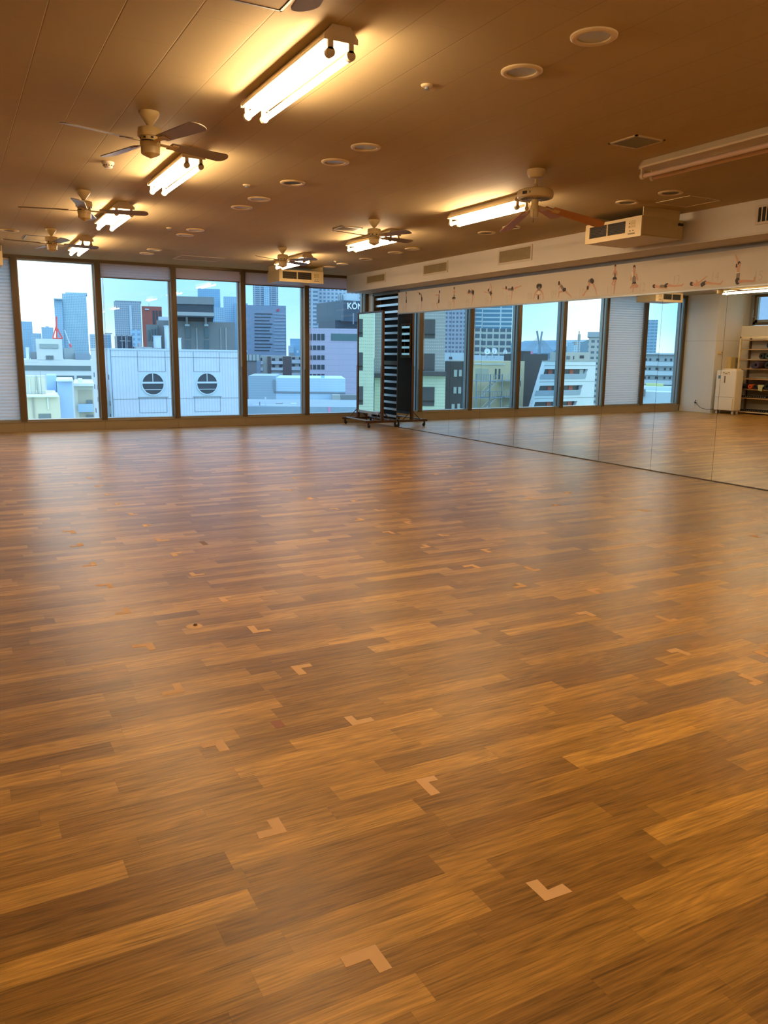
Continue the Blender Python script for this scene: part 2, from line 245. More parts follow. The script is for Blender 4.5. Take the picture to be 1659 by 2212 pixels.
# ------------------------------------------------------------------ mesh helpers
class MB:
    def __init__(s): s.v = []; s.f = []; s.mi = []
    def add(s, vs, fs, mi=0):
        o = len(s.v); s.v += [tuple(v) for v in vs]; s.f += [tuple(i + o for i in f) for f in fs]; s.mi += [mi] * len(fs); return s
    def box(s, x0, x1, y0, y1, z0, z1, mi=0, T=None):
        x0, x1 = min(x0, x1), max(x0, x1); y0, y1 = min(y0, y1), max(y0, y1); z0, z1 = min(z0, z1), max(z0, z1)
        vs = [(x0, y0, z0), (x1, y0, z0), (x1, y1, z0), (x0, y1, z0), (x0, y0, z1), (x1, y0, z1), (x1, y1, z1), (x0, y1, z1)]
        if T: vs = [T @ Vector(v) for v in vs]
        return s.add(vs, [(0, 3, 2, 1), (4, 5, 6, 7), (0, 1, 5, 4), (1, 2, 6, 5), (2, 3, 7, 6), (3, 0, 4, 7)], mi)
    def tube(s, p, q, r, n=12, r2=None, mi=0, caps=True):
        p, q = Vector(p), Vector(q); r2 = r if r2 is None else r2; d = (q - p).normalized()
        a = d.orthogonal().normalized(); b = d.cross(a)
        vs = [p + (a * math.cos(2 * PI * i / n) + b * math.sin(2 * PI * i / n)) * r for i in range(n)] + [q + (a * math.cos(2 * PI * i / n) + b * math.sin(2 * PI * i / n)) * r2 for i in range(n)]
        fs = [(i, (i + 1) % n, n + (i + 1) % n, n + i) for i in range(n)]
        if caps: fs += [tuple(range(n))[::-1], tuple(range(n, 2 * n))]
        return s.add(vs, fs, mi)
    def path(s, pts, r, n=8, mi=0):
        for a, b in zip(pts, pts[1:]): s.tube(a, b, r, n, mi=mi)
        return s
    def lathe(s, prof, c=(0, 0, 0), n=32, mi=0, T=None):
        vs = []; fs = []; k = len(prof)
        for i in range(n):
            a = 2 * PI * i / n
            for r, z in prof: vs.append((c[0] + r * math.cos(a), c[1] + r * math.sin(a), c[2] + z))
        if T: vs = [T @ Vector(v) for v in vs]
        for i in range(n):
            j = (i + 1) % n
            for l in range(k - 1): fs.append((i * k + l, j * k + l, j * k + l + 1, i * k + l + 1))
        return s.add(vs, fs, mi)
    def prism(s, poly, axis, a, b, mi=0):
        n = len(poly)
        def P(u, v, w): return {'x': (w, u, v), 'y': (u, w, v), 'z': (u, v, w)}[axis]
        vs = [P(u, v, a) for u, v in poly] + [P(u, v, b) for u, v in poly]
        return s.add(vs, [tuple(range(n)), tuple(range(n, 2 * n))[::-1]] + [(i, n + i, n + (i + 1) % n, (i + 1) % n) for i in range(n)], mi)
    def build(s, name, mats, parent=None, local=False, smooth=None, bevel=0.):
        me = bpy.data.meshes.new(name); off = Vector((0, 0, 0))
        if parent is not None and not local: off = Vector(BASE.get(parent.name, (0, 0, 0)))
        me.from_pydata([Vector(v) - off for v in s.v], [], s.f)
        if not isinstance(mats, (list, tuple)): mats = [mats]
        for mm in mats: me.materials.append(M[mm] if isinstance(mm, str) else mm)
        for p, i in zip(me.polygons, s.mi): p.material_index = i
        bm = bmesh.new(); bm.from_mesh(me); bmesh.ops.recalc_face_normals(bm, faces=bm.faces); bm.to_mesh(me); bm.free()
        if smooth:
            for p in me.polygons: p.use_smooth = True
            try: me.set_sharp_from_angle(angle=math.radians(smooth))
            except Exception: pass
        o = bpy.data.objects.new(name, me); COL.objects.link(o)
        if parent is not None: o.parent = parent; BASE[o.name] = tuple(off) if not local else (0, 0, 0)
        if bevel:
            b = o.modifiers.new('bevel', 'BEVEL'); b.width = bevel; b.segments = 2; b.limit_method = 'ANGLE'
        return o
BASE = {}
def tag(o, label, cat, group=None, kind=None):
    o['label'] = label; o['category'] = cat
    if group: o['group'] = group
    if kind: o['kind'] = kind
    return o
def root(name, loc, label=None, cat=None, group=None, kind=None):
    o = bpy.data.objects.new(name, None); COL.objects.link(o); o.location = loc; o.empty_display_size = .1
    BASE[o.name] = tuple(loc)
    if label: tag(o, label, cat, group)
    if kind: o['kind'] = kind
    return o
def struct(o): o['kind'] = 'structure'; return o
def copy_tree(o, parent=None):
    c = o.copy(); COL.objects.link(c)
    if parent: c.parent = parent
    for ch in list(o.children): copy_tree(ch, c)
    return c
def text(name, s, size, mat_, parent, loc, rot, ext=.0005, off=0.0, sx=1.0):
    cu = bpy.data.curves.new(name, 'FONT'); cu.body = s; cu.size = size; cu.extrude = ext; cu.offset = off; cu.align_x = 'CENTER'
    cu.materials.append(M[mat_]); tmp = bpy.data.objects.new('lettering', cu); COL.objects.link(tmp); bpy.context.view_layer.update()
    me = bpy.data.meshes.new_from_object(tmp.evaluated_get(bpy.context.evaluated_depsgraph_get())); bpy.data.objects.remove(tmp); me.name = name
    o = bpy.data.objects.new(name, me); COL.objects.link(o); o.parent = parent
    b = BASE.get(parent.name, (0, 0, 0)); o.location = Vector(loc) - Vector(b); o.rotation_euler = rot; o.scale = (sx, 1, 1); return o

# ------------------------------------------------------------------ the room (x: to the mirror wall, y: to the window wall)
CH, XR, YW, XL, YF = 3.0, 7.86, 15.5, -2.6, -4.0
struct(MB().box(XL - .3, XR + .3, YF - .2, YW, -.08, 0).build('floor', 'floor'))
struct(MB().box(XL - .3, XR + .3, YF - .2, YW + .3, CH, CH + .1).build('ceiling', 'ceiling'))
wr = MB(); wr.box(XR, XR + .2, YF, 14.14, 0, CH); wr.box(XR, XR + .2, 14.14, 15.24, 2.63, CH); wr.box(XR, XR + .2, 14.14, 15.24, 0, .1); wr.box(XR, XR + .2, 15.24, YW + .3, 0, CH)
struct(wr.build('wall_right', 'wall_white'))
wl = MB(); wl.box(XL - .3, XL, YF, 12.9, 0, CH); wl.box(XL - .3, XL, 12.9, 14.49, 0, 2.21); wl.box(XL - .3, XL, 14.49, YW + .3, 0, CH)
struct(wl.build('wall_left', 'wall_white'))
struct(MB().box(XL - .3, XR + .2, YF - .2, YF, 0, CH).build('wall_front', 'wall'))
pl = MB(); pl.box(XL, -1.65, 14.5, 15.8, 0, CH); pl.box(-1.652, -1.648, 14.5, 15.5, 1.83, 1.834, 1); pl.box(-2.6, -1.65, 14.498, 14.5, 1.83, 1.834, 1)
struct(pl.build('wall_pillar', ['wall_white', 'seam']))
# window wall: kick panels (three mm gaps), head
MUL = [-1.60, -.25, 1.085, 2.445, 3.79, 5.13, 6.465, 7.83]
kick = MB()
for a, b in zip(MUL, MUL[1:]): kick.box(a + .002, min(b, XR) - .002, YW, YW + .28, 0, .163)
kick.box(-1.65, XR, YW + .015, YW + .28, 0, .16, 1); kick.box(-1.65, XR, YW - .012, YW + .1, .157, .168)
struct(kick.build('baseboard_back', ['sill', 'seam']))
struct(MB().box(-1.65, XR, YW + .02, YW + .28, 2.952, CH).box(-1.65, XR, YW, YW + .03, 2.962, CH).build('trim_1', 'bronze'))
for i, x in enumerate(MUL):
    mb = MB(); mb.box(x - .05, x + .05, YW, YW + .05, .165, 2.965); mb.box(x - .052, x - .012, YW + .05, YW + .24, .165, 2.965, 1); mb.box(x + .012, x + .052, YW + .05, YW + .24, .165, 2.965, 1); mb.box(x - .014, x + .014, YW + .052, YW + .2, .165, 2.965)
    mb.box(x - .018, x - .012, YW - .004, YW, .165, 2.965); mb.box(x + .03, x + .036, YW - .004, YW, .165, 2.965)
    struct(mb.build('trim_%d' % (i + 1), ['bronze', 'alu']))
for i in range(7):
    a, b = MUL[i] + .05, MUL[i + 1] - .05
    r = root('window_%d' % (i + 1), ((a + b) / 2, YW + .16, .2), kind='structure')
    fr = MB(); fr.box(a, b, YW + .02, YW + .22, .165, .205); fr.box(a, b, YW + .1, YW + .2, 2.93, 2.955)
    fr.box(a, a + .022, YW + .12, YW + .2, .2, 2.95); fr.box(b - .022, b, YW + .12, YW + .2, .2, 2.95)
    fr.build('window_frame', 'alu', r)
    MB().box(a + .01, b - .01, YW + .158, YW + .164, .2, 2.95).build('pane', 'glass_clear' if i == 2 else 'glass_tint', r)
struct(MB().box(7.35, XR, YF, YW, 2.665, CH).build('trim_9', 'wall_white'))          # boxed-in duct along the mirror wall
struct(MB().box(7.33, 7.352, YF, 6.9, 2.655, 2.675).build('trim_10', 'wall'))
# louvred window in the mirror wall
r = root('window_8', (XR, 14.7, .1), kind='structure')
fb = MB(); fb.box(XR - .03, XR + .12, 15.2, 15.26, .1, 2.63); fb.box(XR - .03, XR + .12, 14.14, 14.17, .1, 2.63); fb.box(XR - .03, XR + .12, 14.14, 15.26, 2.60, 2.66); fb.box(XR - .02, XR + .1, 14.14, 15.24, .08, .14); fb.box(XR + .01, XR + .08, 14.17, 15.2, 1.22, 1.30)
fb.build('louvre_frame', 'bronze', r)
sl = MB(); z = .2
while z < 2.6:
    if not 1.19 < z < 1.33:
        sl.box(XR + .012, XR + .03, 14.17, 15.2, z - .022, z + .022); sl.box(XR + .03, XR + .06, 14.17, 15.2, z + .014, z + .022)
    z += .1375
sl.build('louvre_slats', 'slat', r)
MB().box(XR + .16, XR + .19, 14.14, 15.24, .1, 2.63).build('backing_panel', 'darkgap', r)
# small high window in the left wall
r = root('window_9', (-2.85, 13.7, 2.25), kind='structure')
fb = MB(); fb.box(-2.88, -2.82, 14.28, 14.36, 2.25, 2.97); fb.box(-2.88, -2.82, 12.9, 14.36, 2.23, 2.31); fb.box(-2.88, -2.82, 12.9, 14.36, 2.93, 3.0); fb.box(-2.88, -2.80, 12.9, 12.98, 2.25, 2.97); fb.box(-2.9, -2.85, 14.36, 14.49, 2.21, 3.0, 1)
fb.build('window_frame', ['bronze', 'alu'], r)
MB().box(-2.84, -2.78, 14.20, 14.27, 2.30, 2.94).box(-2.84, -2.78, 13.0, 14.27, 2.30, 2.36).build('sash', 'alu', r)
MB().box(-2.855, -2.85, 12.95, 14.29, 2.27, 2.96).build('pane', 'glass_tint', r)
MB().path([(-2.78, 14.24, 2.45), (-2.70, 14.28, 2.43), (-2.70, 14.27, 2.62)], .008).build('handle', 'steel', r)

# ------------------------------------------------------------------ wall mirror: ten panels side by side, a hair out of true with each other
seams = [14.12, 13.12, 12.195, 11.24, 10.28, 9.32, 8.35, 7.40, 6.447, 5.49, 4.53, 3.57, 2.61, 1.65]
order = ['first', 'second', 'third', 'fourth', 'fifth', 'sixth', 'seventh', 'eighth', 'ninth', 'tenth', 'eleventh', 'twelfth', 'thirteenth']
for i, (b, a) in enumerate(zip(seams, seams[1:])):
    r = root('wall_mirror', (7.82, (a + b) / 2, 0), 'tall frameless wall mirror panel, %s from the louvred window corner' % order[i], 'mirror', 'mirror panels along the right wall')
    tilt = .0033 + rnd.uniform(-.0004, .0004); yaw = rnd.uniform(-.0005, .0005)
    T = Matrix.Translation((7.82, (a + b) / 2, 0)) @ Matrix.Rotation(yaw, 4, 'Z') @ Matrix.Rotation(-tilt, 4, 'Y')
    MB().box(0, .005, -(b - a) / 2 + .002, (b - a) / 2 - .002, .012, 2.195, T=T).build('mirror_glass', 'mirror', r)
    MB().box(.006, .02, -(b - a) / 2, (b - a) / 2, 0.0, 2.19, T=T).build('backing_board', 'seam', r)
struct(MB().box(7.795, 7.86, 1.65, 14.12, 2.195, 2.215).build('trim_11', 'alu'))
struct(MB().box(7.81, 7.86, 1.65, 14.12, 0, .008).build('trim_12', 'seam'))
struct(MB().box(7.84, 7.86, 1.65, 14.14, 2.6, 2.665).build('trim_13', 'steel'))

# pose chart banner above the mirror
FIGS = {1: [('S', 13.811, 2.408, 13.814, 2.246, 0.02), ('S', 13.813, 2.557, 13.811, 2.501, 0.03), ('G', 13.811, 2.512, 13.809, 2.45, 0.03), ('K', 13.809, 2.445, 13.807, 2.412, 0.036), ('S', 13.843, 2.545, 13.805, 2.584, 0.02), ('H', 13.814, 2.59, 13.814, 2.586, 0.03)],
 2: [('S', 13.229, 2.409, 13.246, 2.25, 0.024), ('S', 13.262, 2.525, 13.338, 2.566, 0.02), ('S', 13.338, 2.566, 13.404, 2.576, 0.014), ('G', 13.259, 2.531, 13.231, 2.464, 0.035), ('K', 13.227, 2.453, 13.225, 2.419, 0.045), ('H', 13.316, 2.545, 13.308, 2.532, 0.032)],
 3: [('S', 12.619, 2.481, 12.756, 2.483, 0.02), ('S', 12.62, 2.504, 12.626, 2.466, 0.03), ('G', 12.626, 2.466, 12.626, 2.404, 0.03), ('S', 12.635, 2.354, 12.699, 2.334, 0.03), ('S', 12.699, 2.334, 12.645, 2.25, 0.02), ('K', 12.626, 2.388, 12.628, 2.357, 0.04),
     ('H', 12.614, 2.542, 12.614, 2.526, 0.035)],
 4: [('S', 12.132, 2.541, 12.124, 2.456, 0.03), ('S', 12.159, 2.51, 12.125, 2.475, 0.018), ('S', 12.095, 2.507, 12.125, 2.475, 0.018), ('G', 12.127, 2.447, 12.132, 2.41, 0.035), ('K', 12.167, 2.398, 12.103, 2.395, 0.04), ('S', 12.131, 2.381, 12.165, 2.349, 0.024),
     ('S', 12.165, 2.349, 12.128, 2.334, 0.018), ('S', 12.124, 2.381, 12.127, 2.246, 0.022), ('H', 12.134, 2.572, 12.133, 2.559, 0.03)],
 5: [('G', 11.653, 2.469, 11.571, 2.475, 0.045), ('S', 11.655, 2.502, 11.737, 2.461, 0.02), ('S', 11.606, 2.517, 11.555, 2.495, 0.02), ('S', 11.568, 2.438, 11.726, 2.451, 0.026), ('K', 11.547, 2.466, 11.548, 2.434, 0.06), ('S', 11.554, 2.423, 11.555, 2.333, 0.028),
     ('S', 11.555, 2.333, 11.59, 2.247, 0.02), ('H', 11.668, 2.491, 11.674, 2.47, 0.04)],
 6: [('S', 11.23, 2.449, 11.096, 2.423, 0.014), ('S', 11.098, 2.446, 11.078, 2.427, 0.028), ('G', 11.078, 2.431, 11.046, 2.411, 0.035), ('K', 11.032, 2.428, 11.026, 2.396, 0.05), ('S', 11.01, 2.43, 11.028, 2.515, 0.02), ('S', 11.028, 2.515, 11.053, 2.572, 0.014),
     ('S', 11.088, 2.44, 11.053, 2.569, 0.012), ('S', 11.014, 2.389, 11.015, 2.322, 0.026), ('S', 11.015, 2.322, 11.041, 2.25, 0.018), ('H', 11.109, 2.475, 11.111, 2.461, 0.034)],
 7: [('S', 10.736, 2.475, 10.622, 2.451, 0.014), ('S', 10.623, 2.454, 10.564, 2.446, 0.03), ('G', 10.564, 2.446, 10.5, 2.442, 0.035), ('S', 10.449, 2.443, 10.324, 2.465, 0.028), ('S', 10.324, 2.465, 10.239, 2.478, 0.02), ('K', 10.47, 2.458, 10.465, 2.428, 0.05),
     ('S', 10.47, 2.42, 10.473, 2.336, 0.026), ('S', 10.473, 2.336, 10.498, 2.251, 0.018), ('H', 10.633, 2.482, 10.627, 2.468, 0.036)],
 8: [('S', 9.85, 2.393, 9.909, 2.337, 0.03), ('S', 9.909, 2.337, 9.932, 2.262, 0.018), ('S', 9.774, 2.388, 9.715, 2.325, 0.03), ('S', 9.715, 2.325, 9.702, 2.25, 0.018), ('K', 9.844, 2.445, 9.784, 2.441, 0.07), ('G', 9.815, 2.411, 9.815, 2.371, 0.06), ('W', 9.816, 2.358, 9.82, 2.336, 0.05),
     ('S', 9.876, 2.323, 9.766, 2.32, 0.02), ('H', 9.822, 2.299, 9.82, 2.269, 0.035)],
 9: [('S', 9.264, 2.341, 9.355, 2.331, 0.032), ('S', 9.355, 2.331, 9.364, 2.26, 0.024), ('S', 9.223, 2.338, 9.153, 2.293, 0.03), ('S', 9.153, 2.293, 9.083, 2.249, 0.02), ('S', 9.343, 2.42, 9.364, 2.375, 0.02), ('S', 9.34, 2.443, 9.314, 2.415, 0.03), ('G', 9.314, 2.41, 9.267, 2.368, 0.045),
     ('K', 9.256, 2.356, 9.232, 2.359, 0.05), ('H', 9.367, 2.468, 9.365, 2.444, 0.036)],
 10: [('S', 8.708, 2.418, 8.769, 2.327, 0.03), ('S', 8.769, 2.327, 8.857, 2.254, 0.02), ('S', 8.755, 2.372, 8.829, 2.255, 0.02), ('S', 8.671, 2.413, 8.609, 2.332, 0.03), ('S', 8.609, 2.332, 8.576, 2.253, 0.02), ('G', 8.737, 2.433, 8.72, 2.444, 0.05), ('K', 8.692, 2.445, 8.673, 2.431, 0.06),
      ('S', 8.74, 2.418, 8.751, 2.38, 0.025), ('H', 8.761, 2.36, 8.759, 2.345, 0.04)],
 11: [('S', 8.255, 2.562, 8.252, 2.529, 0.03), ('S', 8.278, 2.531, 8.292, 2.49, 0.016), ('S', 8.292, 2.49, 8.255, 2.514, 0.016), ('S', 8.229, 2.527, 8.212, 2.484, 0.016), ('S', 8.212, 2.484, 8.249, 2.514, 0.016), ('S', 8.267, 2.526, 8.235, 2.523, 0.035), ('G', 8.253, 2.495, 8.251, 2.45, 0.035),
      ('K', 8.267, 2.437, 8.237, 2.434, 0.045), ('S', 8.241, 2.412, 8.248, 2.324, 0.03), ('S', 8.248, 2.324, 8.253, 2.247, 0.02), ('S', 8.263, 2.417, 8.298, 2.375, 0.024), ('S', 8.298, 2.375, 8.25, 2.346, 0.018), ('H', 8.255, 2.601, 8.254, 2.591, 0.032), ('S', 8.253, 2.585, 8.254, 2.573, 0.022)],
 12: [('S', 7.913, 2.518, 7.909, 2.461, 0.04), ('S', 7.948, 2.464, 7.964, 2.4, 0.024), ('S', 7.866, 2.457, 7.842, 2.391, 0.024), ('S', 7.964, 2.4, 7.915, 2.439, 0.02), ('S', 7.842, 2.391, 7.903, 2.439, 0.02), ('W', 7.949, 2.493, 7.932, 2.405, 0.02), ('G', 7.907, 2.417, 7.9, 2.366, 0.06),
      ('K', 7.91, 2.345, 7.885, 2.344, 0.05), ('S', 7.915, 2.334, 7.951, 2.304, 0.035), ('S', 7.88, 2.332, 7.83, 2.314, 0.035), ('S', 7.83, 2.308, 7.902, 2.304, 0.025), ('S', 7.91, 2.302, 7.91, 2.248, 0.02), ('H', 7.915, 2.559, 7.913, 2.544, 0.04), ('S', 7.915, 2.542, 7.914, 2.533, 0.03)],
 13: [('S', 7.512, 2.287, 7.451, 2.283, 0.03), ('S', 7.478, 2.271, 7.345, 2.254, 0.018), ('G', 7.447, 2.286, 7.386, 2.284, 0.035), ('K', 7.367, 2.287, 7.349, 2.293, 0.05), ('S', 7.334, 2.288, 7.229, 2.274, 0.034), ('S', 7.229, 2.274, 7.122, 2.275, 0.024), ('S', 7.121, 2.272, 7.102, 2.287, 0.02),
      ('H', 7.56, 2.296, 7.546, 2.292, 0.045), ('S', 7.534, 2.297, 7.529, 2.288, 0.03)],
 14: [('S', 6.921, 2.267, 6.861, 2.263, 0.04), ('S', 6.903, 2.309, 6.896, 2.273, 0.03), ('S', 6.897, 2.282, 6.832, 2.304, 0.024), ('S', 6.84, 2.305, 6.763, 2.35, 0.02), ('G', 6.837, 2.274, 6.805, 2.289, 0.02), ('K', 6.818, 2.26, 6.776, 2.283, 0.045), ('S', 6.762, 2.28, 6.67, 2.266, 0.034),
      ('S', 6.67, 2.266, 6.564, 2.253, 0.024), ('S', 6.564, 2.253, 6.532, 2.283, 0.02), ('H', 6.979, 2.284, 6.961, 2.278, 0.045), ('S', 6.948, 2.285, 6.944, 2.276, 0.03)],
 15: [('S', 6.35, 2.464, 6.365, 2.503, 0.03), ('S', 6.365, 2.503, 6.394, 2.553, 0.02), ('S', 6.345, 2.42, 6.339, 2.366, 0.04), ('G', 6.334, 2.35, 6.335, 2.294, 0.045), ('W', 6.354, 2.359, 6.32, 2.362, 0.012), ('K', 6.336, 2.275, 6.33, 2.26, 0.06), ('S', 6.308, 2.264, 6.224, 2.261, 0.036),
      ('S', 6.224, 2.261, 6.12, 2.253, 0.026), ('S', 6.12, 2.253, 6.118, 2.294, 0.022), ('H', 6.335, 2.463, 6.331, 2.455, 0.035), ('S', 6.327, 2.447, 6.326, 2.434, 0.026), ('H', 6.365, 2.447, 6.366, 2.425, 0.02)]}
r = root('pose_chart_banner', (7.81, 9.5, 2.215), 'long pale wall banner printed with fifteen numbered yoga poses above the mirror', 'banner')
MB().box(7.812, 7.85, 1.65, 14.13, 2.217, 2.61).build('banner_panel', 'banner', r)
MB().box(7.8112, 7.812, 1.9, 14.05, 2.243, 2.245).build('ground_line', 'num', r)
mk = ['S', 'K', 'G', 'H', 'W']
for k in sorted(FIGS):
    mb = MB()
    for j, (c, y0, z0, y1, z1, wd) in enumerate(FIGS[k]):
        x = 7.8105 - j * .00012; d = Vector((y1 - y0, z1 - z0)); L_ = max(d.length, 1e-4); d = d / L_; n_ = Vector((-d.y, d.x)); h = wd / 2
        h2 = h * (.72 if c == 'S' and L_ > .03 else 1.)
        poly = []
        for t_ in range(9):
            a_ = -PI / 2 + PI * t_ / 8; poly.append((y1 + (d.x * math.cos(a_) + n_.x * math.sin(a_)) * h2, z1 + (d.y * math.cos(a_) + n_.y * math.sin(a_)) * h2))
        for t_ in range(9):
            a_ = PI / 2 + PI * t_ / 8; poly.append((y0 + (d.x * math.cos(a_) + n_.x * math.sin(a_)) * h, z0 + (d.y * math.cos(a_) + n_.y * math.sin(a_)) * h))
        mb.add([(x, p[0], p[1]) for p in poly], [tuple(range(18))], mk.index(c))
    o = mb.build('pose_figure', mk, r)
for s_, y_, z_ in [('01', 13.893, 2.25), ('02', 13.377, 2.245), ('03', 12.821, 2.249), ('04', 12.267, 2.252), ('05', 11.701, 2.249), ('06', 11.144, 2.251), ('07', 10.573, 2.251), ('08', 10.026, 2.262), ('09', 9.472, 2.256), ('10', 8.88, 2.246), ('11', 8.338, 2.247), ('12', 7.76, 2.246), ('13', 7.213, 2.295), ('14', 6.649, 2.291), ('15', 6.076, 2.254)]:
    text('pose_number', s_, .155, 'num', r, (7.8112, y_, z_), (PI / 2, 0, -PI / 2), .0003, -.0012, .8)

# ------------------------------------------------------------------ blinds
def pleats(x0, x1, z0, z1, pitch, y, dep):
    mb = MB(); n = max(2, int(round((z1 - z0) / pitch * 2))); vs = []
    for i in range(n + 1):
        z = z0 + (z1 - z0) * i / n; yy = y + (dep if i % 2 else 0); vs += [(x0, yy, z), (x1, yy, z)]
    mb.add(vs, [(2 * i, 2 * i + 1, 2 * i + 3, 2 * i + 2) for i in range(n)]); return mb
def cord(r, x, z0, z1=2.9):
    MB().path([(x, YW - .012, z1), (x, YW - .012, z0 + .02), (x + .006, YW - .012, z0), (x + .014, YW - .012, z0 + .02), (x + .014, YW - .012, z1)], .0025, 6).build('pull_cord', 'white_pl', r)
r = root('pleated_blind', (.42, YW + .1, 2.95), 'white pleated blind drawn fully down, left of the clear bright window', 'blind')
pleats(-.195, 1.03, .19, 2.93, .058, YW + .075, .02).build('blind_fabric', 'blind', r); MB().box(-.195, 1.03, YW + .06, YW + .1, 2.92, 2.95).build('head_rail', 'white_pl', r); MB().box(-.195, 1.03, YW + .07, YW + .095, .17, .19).build('bottom_rail', 'white_pl', r)
r = root('pleated_blind', (3.1, YW + .1, 2.95), 'raised lilac-grey pleated blind bunched at the top of the window right of the clear one', 'blind')
pleats(2.5, 3.735, 2.715, 2.955, .05, YW + .02, .03).build('blind_fabric', 'roller', r); MB().box(2.5, 3.735, YW + .015, YW + .055, 2.70, 2.715).build('bottom_rail', 'bronze', r); cord(r, 2.52, .68)
for a, b, z0, lab, cz in ((3.845, 5.075, 2.765, 'raised lilac roller blind at the top of the window left of the ceiling heater', 1.15), (5.185, 6.41, 2.728, 'raised lilac roller blind behind the ceiling heater near the window wall', 1.1), (6.52, 7.735, 2.737, 'raised lilac roller blind of the corner window beside the boxed-in duct', 1.1)):
    r = root('roller_blind', ((a + b) / 2, YW + .04, 2.95), lab, 'blind')
    MB().box(a, b, YW + .03, YW + .036, z0, 2.955).build('blind_fabric', 'roller', r); MB().box(a, b, YW + .024, YW + .042, z0 - .014, z0 + .004).build('bottom_rail', 'bronze', r); cord(r, b - .01 if a < 6 else a + .01, cz)

# ------------------------------------------------------------------ fluorescent lamps
def lamp(x, y0, y1, label, lit=True, gap=.056):
    yc = (y0 + y1) / 2; r = root('fluorescent_lamp', (x, yc, CH), label, 'ceiling lamp', 'fluorescent ceiling lamps')
    sec = [(x - .045, 3.0), (x + .045, 3.0), (x + gap + .032, 2.945), (x + gap + .032, 2.93), (x - gap - .032, 2.93), (x - gap - .032, 2.945)]
    MB().prism(sec, 'y', y0 - .02, y1 + .02).build('lamp_body', 'lampwhite', r, bevel=.003)
    for ye, s in ((y0 - .024, 1), (y1 + .024, -1)):
        e = MB(); e.prism([(x - .05, 3.0), (x + .05, 3.0), (x + gap + .037, 2.95), (x + gap + .037, 2.925), (x - gap - .037, 2.925), (x - gap - .037, 2.95)], 'y', ye - .003, ye + .003); e.tube((x, ye - .005, 2.968), (x, ye + .005, 2.968), .012)
        e.build('end_plate', 'lampwhite', r, bevel=.001)
        for sx in (-1, 1):
            h = MB(); hx = x + sx * gap; h.box(hx - .014, hx + .014, ye, ye + s * .014, 2.885, 2.93); h.tube((hx, ye, 2.872), (hx, ye + s * .03, 2.872), .024, 20)
            h.build('lamp_holder', 'lampwhite', r, smooth=35)
    for sx in (-1, 1):
        MB().tube((x + sx * gap, y0, 2.872), (x + sx * gap, y1, 2.872), .0175, 16).build('tube', 'tube' if lit else 'tube_off', r, smooth=40)
    return r
lamp(1.84, 3.98, 5.23, 'twin tube lamp, lit, largest and nearest in the left lamp row')
lamp(1.85, 6.78, 8.02, 'lit twin tube lamp just behind the nearest ceiling fan')
lamp(1.80, 9.46, 10.66, 'lit twin tube lamp beside the second ceiling fan, tubes set wide apart', gap=.078)
lamp(1.84, 12.45, 13.68, 'lit twin tube lamp furthest back in the left row, close to the windows')
lamp(5.19, 3.95, 5.17, 'switched off twin tube lamp at the right edge of the ceiling', lit=False)
lamp(5.18, 6.86, 8.06, 'lit twin tube lamp left of the orange bladed fan')
lamp(5.20, 9.55, 10.78, 'lit twin tube lamp behind the middle fan of the right row')
lamp(5.20, 12.45, 13.68, 'lit twin tube lamp behind the far right fan above the ceiling heater')
lamp(-.45, 12.12, 13.37, 'lit twin tube lamp near the left wall, seen only in the wall mirror')
for x_, y_, l_ in ((1.84, 1.1, 'left'), (5.19, 1.1, 'right'), (1.84, -1.8, 'left rear'), (5.19, -1.8, 'right rear')): lamp(x_, y_, y_ + 1.23, 'lit twin tube lamp over the %s of the camera' % l_)

